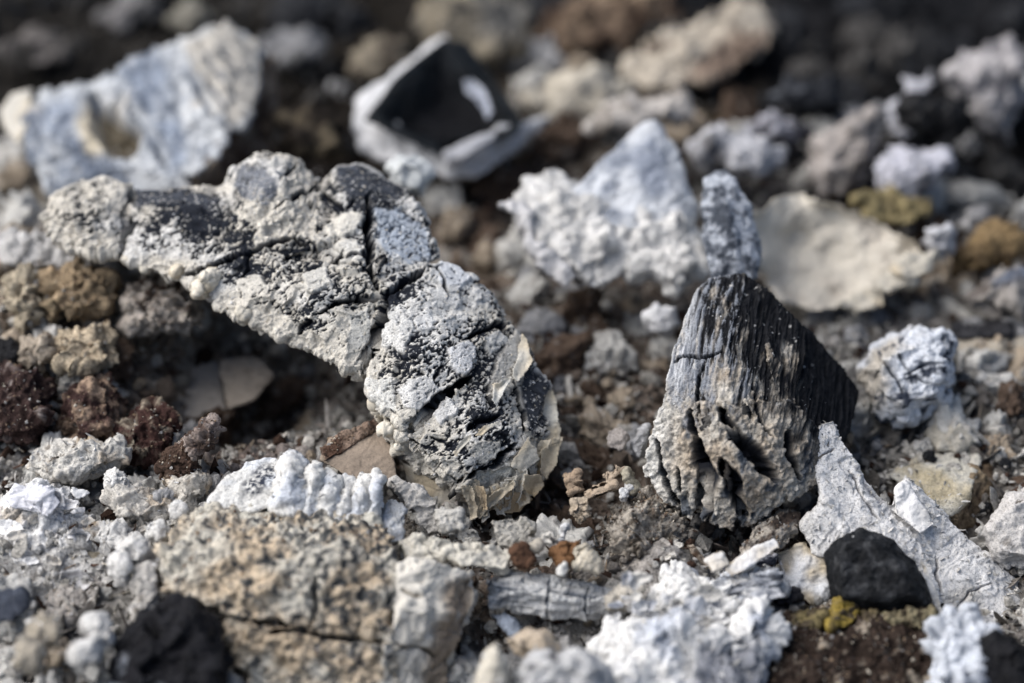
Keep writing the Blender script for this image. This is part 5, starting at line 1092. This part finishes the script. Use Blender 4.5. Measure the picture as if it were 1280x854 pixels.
def stuff(name, label, pos, size, col, vars_, faces, mat, cat):
    n = len(pos); R = rots(n); pick = rng.integers(0, len(vars_), n)
    V = np.stack(vars_)[pick] * size[:, None, None]
    V = np.einsum('nij,nkj->nki', R, V) + pos[:, None, :]
    k = V.shape[1]
    T = faces[None] + (np.arange(n) * k)[:, None, None].astype(np.int32)
    v = V.reshape(-1, 3); c = np.repeat(col, k, axis=0)
    me = np_mesh(name, v, T.reshape(-1, 3))
    o = finish(me, v.astype(F), c, name, mat, np.zeros(3, F))
    tag(o, label, cat, None, "stuff")
    me.polygons.foreach_set("use_smooth", np.zeros(len(me.polygons), bool))
    return o

def ground_spots(n, x0=-10.5, x1=10.5, y0=-6, y1=17):
    x = rng.uniform(x0, x1, n).astype(F); y = rng.uniform(y0, y1, n).astype(F)
    return x, y, ground_low(x, y)

GRAIN = variants(ICO1, 20, 0.5, 1.1, 500, True)
x, y, z = [np.concatenate(t) for t in zip(ground_spots(10000), ground_spots(15000, -8.2, 8.2, -5.0, 5.5))]
c = zone_colour(x, y, 1.6)
s = np.clip(rng.lognormal(-3.15, 0.62, len(x)), 0.014, 0.22).astype(F)
mixr = rng.random(len(x))
c = c * rng.uniform(0.6, 1.5, (len(x), 1)).astype(F)
lum = c.mean(1)
pale = (mixr < 0.48) & (lum > 0.05)
c[pale] = np.asarray((0.58, 0.555, 0.51), F) * rng.uniform(0.55, 1.15, (pale.sum(), 1)).astype(F)
drk = (mixr > 0.88) & (lum > 0.05)
c[drk] = np.asarray(UMBER, F) * rng.uniform(0.4, 1.6, (drk.sum(), 1)).astype(F)
pos = np.stack([x, y, z + s * 0.4 + 0.08 + 0.05 * rng.random(len(x)).astype(F)], 1).astype(F)
stuff("loose_crumbs", "loose ash and soil crumbs strewn over the ground", pos, s, c.astype(F), GRAIN, ICO1[1], M_SOIL, "crumbs")

# crumbs and dust lying on top of the pieces
FLATS = [GRAIN[q] for q in range(len(GRAIN)) if q % 3 == 1 or q % 5 == 2]
def crumbs_on(names, n, smin, smax, label, name, cols, vars_=None):
    P_, C_, S_ = [], [], []
    for ob in [o for o in COL.objects if o.type == 'MESH' and o.name.split('.')[0] in names]:
        me = ob.data
        v, nn = get_vn(me)
        up = np.where((nn[:, 2] > 0.35))[0]
        if len(up) == 0: continue
        m = max(4, int(n * len(up) / 20000))
        pk = rng.choice(up, min(m, len(up)), replace=False)
        off = np.array(ob.location + (ob.parent.location if ob.parent else Vector((0, 0, 0))), F) / CM
        P_.append(v[pk] / CM + off[None, :]); s = smin + (smax - smin) * rng.random(len(pk)) ** 2.2
        S_.append(s); C_.append(np.array(cols, F)[rng.integers(0, len(cols), len(pk))])
    pos = np.concatenate(P_).astype(F); s = np.concatenate(S_).astype(F); c = np.concatenate(C_).astype(F)
    c = c * rng.uniform(0.75, 1.15, (len(c), 1)).astype(F)
    stuff(name, label, pos, s, c, vars_ or GRAIN, ICO1[1], M_ASH, "crumbs")
crumbs_on({"charred_body"}, 350, 0.007, 0.022, "fine pale ash grains lying on the long charcoal", "ash_grains", [ASH, WHITE, CREAM])
crumbs_on({"rusty_edge", "bark_fragment", "fibrous_ash_mound", "bark_body", "burnt_clod", "tan_clod", "block_body"}, 1300, 0.008, 0.035, "ash crumbs lying on heaps, clods and blocks", "ash_crumbs", [CREAM, GREY, (0.3, 0.22, 0.15), (0.16, 0.11, 0.08), (0.22, 0.17, 0.13), (0.10, 0.07, 0.055)])
crumbs_on({"heap_body", "ridge_knob", "ash_lump", "mound_body", "slab_body", "pale_cap"}, 520, 0.010, 0.05, "fine white ash bits lying on the white heaps and slabs", "ash_bits", [ASH, WHITE, (0.64, 0.62, 0.58)], FLATS)
crumbs_on({"charcoal_wedge", "black_pebble", "grey_shard"}, 4, 0.006, 0.02, "specks of white ash on the wedge, pebble and shard", "ash_specks", [ASH, WHITE])

# fibres and splinters
FIBRE = [w * np.array([1.0, 0.07, 0.05], F) for w in variants(ICO1, 8, 0.5, 1.1, 560)]
x, y, z = ground_spots(1500, -8.5, 8.5, -5.0, 6.0)
s = rng.uniform(0.05, 0.22, len(x)).astype(F)
c = np.array([CREAM, ASH, (0.3, 0.22, 0.15), (0.4, 0.33, 0.25), UMBER], F)[rng.integers(0, 5, len(x))]
stuff('fibre_litter', 'fine fibres and splinters lying in the ash', np.stack([x, y, z + 0.16], 1).astype(F), s, c, FIBRE, ICO1[1], M_WOOD, 'fibres')

# countable clumps and fragments lying in the rubble
FR = {}
def piece_meshes(kind, col, mat, dark, k, base, amp):
    out = []
    for q, w in enumerate(variants(base, k, 0.42, 1.0, 700 + len(FR) * 31)):
        w = w + (w / (np.linalg.norm(w, axis=1, keepdims=True) + 1e-6)) * (F(amp) * rough(w, 1.4, 11, 800 + q) + F(0.22) * facets(w, 1.7, 840 + q) + F(0.09) * facets(w, 4.5, 850 + q))[:, None]
        c = mixc(np.tile(np.asarray(col, F), (len(w), 1)), dark, sstep(-0.1, 0.5, fbm(w, 2.0, 4, 820 + q, 0.65)) * 0.7)
        c = mixc(c, ASH, sstep(0.35, 0.5, fbm(w, 3.1, 3, 860 + q)) * 0.5 * min(1, 6 * float(np.mean(col))))
        me = np_mesh(kind, w * CM, base[1])
        a = me.color_attributes.new("Col", 'FLOAT_COLOR', 'POINT')
        c4 = np.ones((len(w), 4), F); c4[:, :3] = c; a.data.foreach_set("color", c4.ravel())
        me.polygons.foreach_set("use_smooth", np.ones(len(me.polygons), bool))
        me.materials.append(mat); out.append(me)
    FR[kind] = out
ICO5 = ico(5)
KINDS = {"ash": ((0.62, 0.61, 0.58), M_ASH, (0.34, 0.31, 0.28)), "tan": ((0.42, 0.35, 0.27), M_ASH, (0.20, 0.15, 0.11)), "brown": ((0.17, 0.12, 0.09), M_SOIL, (0.07, 0.05, 0.038)),
         "charcoal": ((0.035, 0.037, 0.043), M_CHAR, (0.012, 0.012, 0.014)), "grey": ((0.38, 0.38, 0.39), M_ASH, (0.13, 0.13, 0.14)), "dim": ((0.065, 0.062, 0.06), M_ASH, (0.02, 0.019, 0.018))}
for kd, (c_, m_, d_) in KINDS.items():
    piece_meshes(kd + "_fragment", c_, m_, d_, 4, ICO3, 0.16)
    piece_meshes(kd + "_clump", c_, m_, d_, 5, ICO5, 0.24)

LANDMARKS = [("the coal's left tip", 70, 275), ("the coal's knob", 340, 215), ("the coal's dark upper corner", 470, 225), ("the coal's broken end", 660, 620), ("the coal's right shoulder", 610, 375), ("the middle of the coal's lower edge", 340, 410), ("the pale blue slab", 160, 140),
             ("the hollow black charcoal", 560, 130), ("the pointed blue slab", 820, 170), ("the white mound", 720, 290), ("the slim grey shard", 915, 270), ("the wedge's tip", 930, 345), ("the wedge's foot", 890, 650), ("the wedge's right corner", 1065, 500),
             ("the curved cream chip", 1050, 310), ("the cracked white lump", 1145, 470), ("the pale broken chunk", 1190, 600), ("the white slab's point", 1035, 530), ("the black pebble", 1100, 715), ("the yellow lichen", 1060, 770), ("the short burnt stick", 690, 745),
             ("the tan block", 390, 720), ("the corrugated ridge", 400, 605), ("the left ash heap", 60, 660), ("the black lump with a hole", 215, 800), ("the dark clod at the left edge", 30, 510), ("the smooth beige block", 225, 470), ("the brown plate", 450, 565),
             ("the fibrous mound", 810, 660), ("the white heap at the bottom", 850, 800), ("the black stone at the upper right", 1170, 145), ("the ochre clod", 1235, 310), ("the blackened stick", 1230, 410), ("the pale slanting stick", 870, 60), ("the tan stone at the top", 600, 30), ("the top left corner", 10, 10), ("the top right corner", 1270, 10), ("the bottom left corner", 10, 840)]
ORD = ["nearest", "second nearest", "third nearest", "fourth nearest", "fifth nearest", "sixth nearest", "seventh nearest", "eighth nearest", "ninth nearest", "tenth nearest"] + ["%dth nearest" % q for q in range(11, 60)]
placed = []
def put(kind, x, y, z, s):
    o = bpy.data.objects.new(kind, FR[kind][int(rng.integers(0, len(FR[kind])))])
    COL.objects.link(o)
    o.location = Vector((x, y, z)) * CM
    o.rotation_euler = tuple(rng.uniform(0, 6.28, 3)); o.scale = (s, s * rng.uniform(0.75, 1.1), s * rng.uniform(0.65, 1.0))
    ux, uy = to_px(np.array([[x, y, z]], F))
    placed.append((o, kind, float(ux[0]), float(uy[0])))

#  keep clear: pieces that must stay in view
CLEAR = [[(40, 260), (130, 205), (330, 180), (510, 225), (640, 380), (715, 520), (690, 650), (590, 660), (460, 500), (300, 410), (70, 325)], [(860, 360), (930, 325), (1020, 410), (1085, 490), (1035, 620), (920, 680), (790, 600), (840, 420)],
         [(1010, 515), (1045, 515), (1135, 595), (1290, 740), (1290, 800), (1150, 780), (1020, 770), (960, 690)], [(180, 680), (270, 565), (480, 575), (520, 640), (610, 705), (560, 860), (120, 860), (150, 760)], [(595, 705), (700, 705), (810, 735), (800, 860), (620, 860)],
         [(730, 740), (880, 690), (990, 680), (1290, 770), (1290, 860), (730, 860)], [(0, 95), (180, 55), (290, 20), (345, 60), (340, 240), (40, 260)], [(435, 150), (560, 40), (660, 150), (600, 230), (440, 200)],
         [(640, 210), (720, 225), (810, 140), (860, 190), (950, 210), (955, 350), (860, 380), (740, 365), (650, 270)], [(940, 250), (1040, 245), (1160, 310), (1150, 380), (980, 385)], [(1080, 450), (1110, 405), (1200, 405), (1200, 500), (1130, 540)], [(1105, 580), (1220, 555), (1265, 590), (1220, 690), (1120, 620)],
         [(0, 600), (110, 590), (190, 650), (120, 750), (0, 745)], [(1115, 115), (1220, 115), (1220, 180), (1130, 180)], [(745, 610), (870, 610), (870, 725), (750, 715)], [(400, 520), (500, 520), (500, 605), (400, 600)], [(145, 410), (350, 420), (350, 525), (160, 525)]]
n = 4000
x, y, z = ground_spots(n, -10.5, 10.5, -5.5, 16.5)
cz = zone_colour(x, y, 1.3)
s = (0.13 + 0.33 * rng.random(n) ** 2.5).astype(F) * (1 + 0.035 * np.clip(y, 0, 14))
pz = np.stack([x, y, z + 0.2 * s], 1).astype(F)
ux, uy = to_px(pz)
ok = (ux > -40) & (ux < 1320) & (uy > -25) & (uy < 880)
for poly in CLEAR: ok &= sdf(ux, uy, poly) > 3
taken = []
order = np.argsort(-s); cnt = 0
for q in order:
    if not ok[q] or cnt >= 300: continue
    if any((x[q] - a) ** 2 + (y[q] - b) ** 2 < (0.62 * (s[q] + c)) ** 2 for a, b, c in taken): continue
    l_ = float(cz[q].mean())
    if l_ < 0.035 and rng.random() < 0.55: continue
    if y[q] > 7.5 and rng.random() < 0.45: continue
    taken.append((x[q], y[q], s[q])); cnt += 1
    l_ = float(cz[q].mean()); red = float(cz[q][0] - cz[q][2]); r_ = rng.random()
    if uy[q] < 45 or (ux[q] > 950 and uy[q] < 105): kd = "charcoal" if r_ < 0.6 else "dim"
    elif l_ < 0.035: kd = "charcoal" if r_ < 0.55 else ("dim" if r_ < 0.88 else "grey")
    elif l_ < 0.16: kd = "brown" if r_ < 0.33 else ("tan" if r_ < 0.52 else ("ash" if r_ < 0.80 else "grey"))
    elif red > 0.09: kd = "tan" if r_ < 0.6 else ("ash" if r_ < 0.85 else "brown")
    else: kd = "ash" if r_ < 0.6 else ("grey" if r_ < 0.85 else "tan")
    put(kd + "_clump", float(x[q]), float(y[q]), float(pz[q, 2]), float(s[q]))

#  (px, py, spread cm, kind, how many, size range)
PATCHES = [(90, 600, 1.3, "ash", 14, (0.05, 0.12)), (70, 790, 1.0, "ash", 8, (0.06, 0.14)), (400, 530, 1.0, "ash", 14, (0.04, 0.10)), (350, 540, 1.0, "brown", 10, (0.05, 0.13)), (390, 525, 1.1, "grey", 10, (0.04, 0.11)), (300, 540, 1.0, "tan", 10, (0.04, 0.1)),
           (120, 440, 1.2, "tan", 10, (0.06, 0.13)), (100, 500, 1.2, "brown", 10, (0.07, 0.14)), (640, 310, 1.3, "brown", 12, (0.06, 0.16)), (760, 450, 1.4, "tan", 12, (0.06, 0.14)), (760, 470, 1.4, "brown", 12, (0.06, 0.16)), (690, 690, 0.8, "tan", 9, (0.04, 0.10)), (680, 680, 0.9, "ash", 10, (0.04, 0.09)),
           (830, 690, 0.9, "grey", 8, (0.04, 0.09)), (1080, 520, 1.0, "grey", 10, (0.05, 0.13)), (1080, 430, 1.2, "ash", 10, (0.06, 0.14)), (1220, 520, 1.2, "charcoal", 8, (0.08, 0.16)), (1220, 390, 1.4, "tan", 8, (0.08, 0.16)), (980, 220, 1.8, "ash", 14, (0.08, 0.2)), (1150, 60, 3.0, "dim", 14, (0.06, 0.16)),
           (960, 660, 0.8, "brown", 8, (0.04, 0.12)), (1000, 730, 0.6, "ash", 6, (0.04, 0.10)), (880, 700, 0.8, "ash", 10, (0.04, 0.12)), (600, 830, 0.7, "tan", 7, (0.06, 0.15)), (530, 690, 0.7, "ash", 10, (0.04, 0.1))]
for px, py, sp, kd, n, (s0, s1) in PATCHES:
    g = G(px, py)
    gx = (g[0] + rng.normal(0, sp * 0.6, n)).astype(F); gy = (g[1] + rng.normal(0, sp * 0.7, n)).astype(F)
    gz = ground_low(gx, gy)
    for q in range(n):
        s = float(rng.uniform(s0, s1))
        put(kd + "_fragment", float(gx[q]), float(gy[q]), float(gz[q] + 0.12 + 0.25 * s), s)
WORD = {"ash": "white ash", "tan": "tan", "brown": "brown burnt", "charcoal": "black charcoal", "grey": "grey", "dim": "dim grey"}
near = {}
for o, kind, ux, uy in placed:
    k = min(range(len(LANDMARKS)), key=lambda q: (LANDMARKS[q][1] - ux) ** 2 + (LANDMARKS[q][2] - uy) ** 2)
    near.setdefault((kind, k), []).append(((LANDMARKS[k][1] - ux) ** 2 + (LANDMARKS[k][2] - uy) ** 2, o))
for (kind, k), lst in near.items():
    kd, what = kind.split('_')
    size = "small " if what == "fragment" else ""
    lst.sort(key=lambda t: t[0])
    for q, (dd, o) in enumerate(lst):
        tag(o, size + WORD[kd] + " " + what + " lying " + ORD[q] + " to " + LANDMARKS[k][0], what, WORD[kd] + " " + what + "s in the rubble")
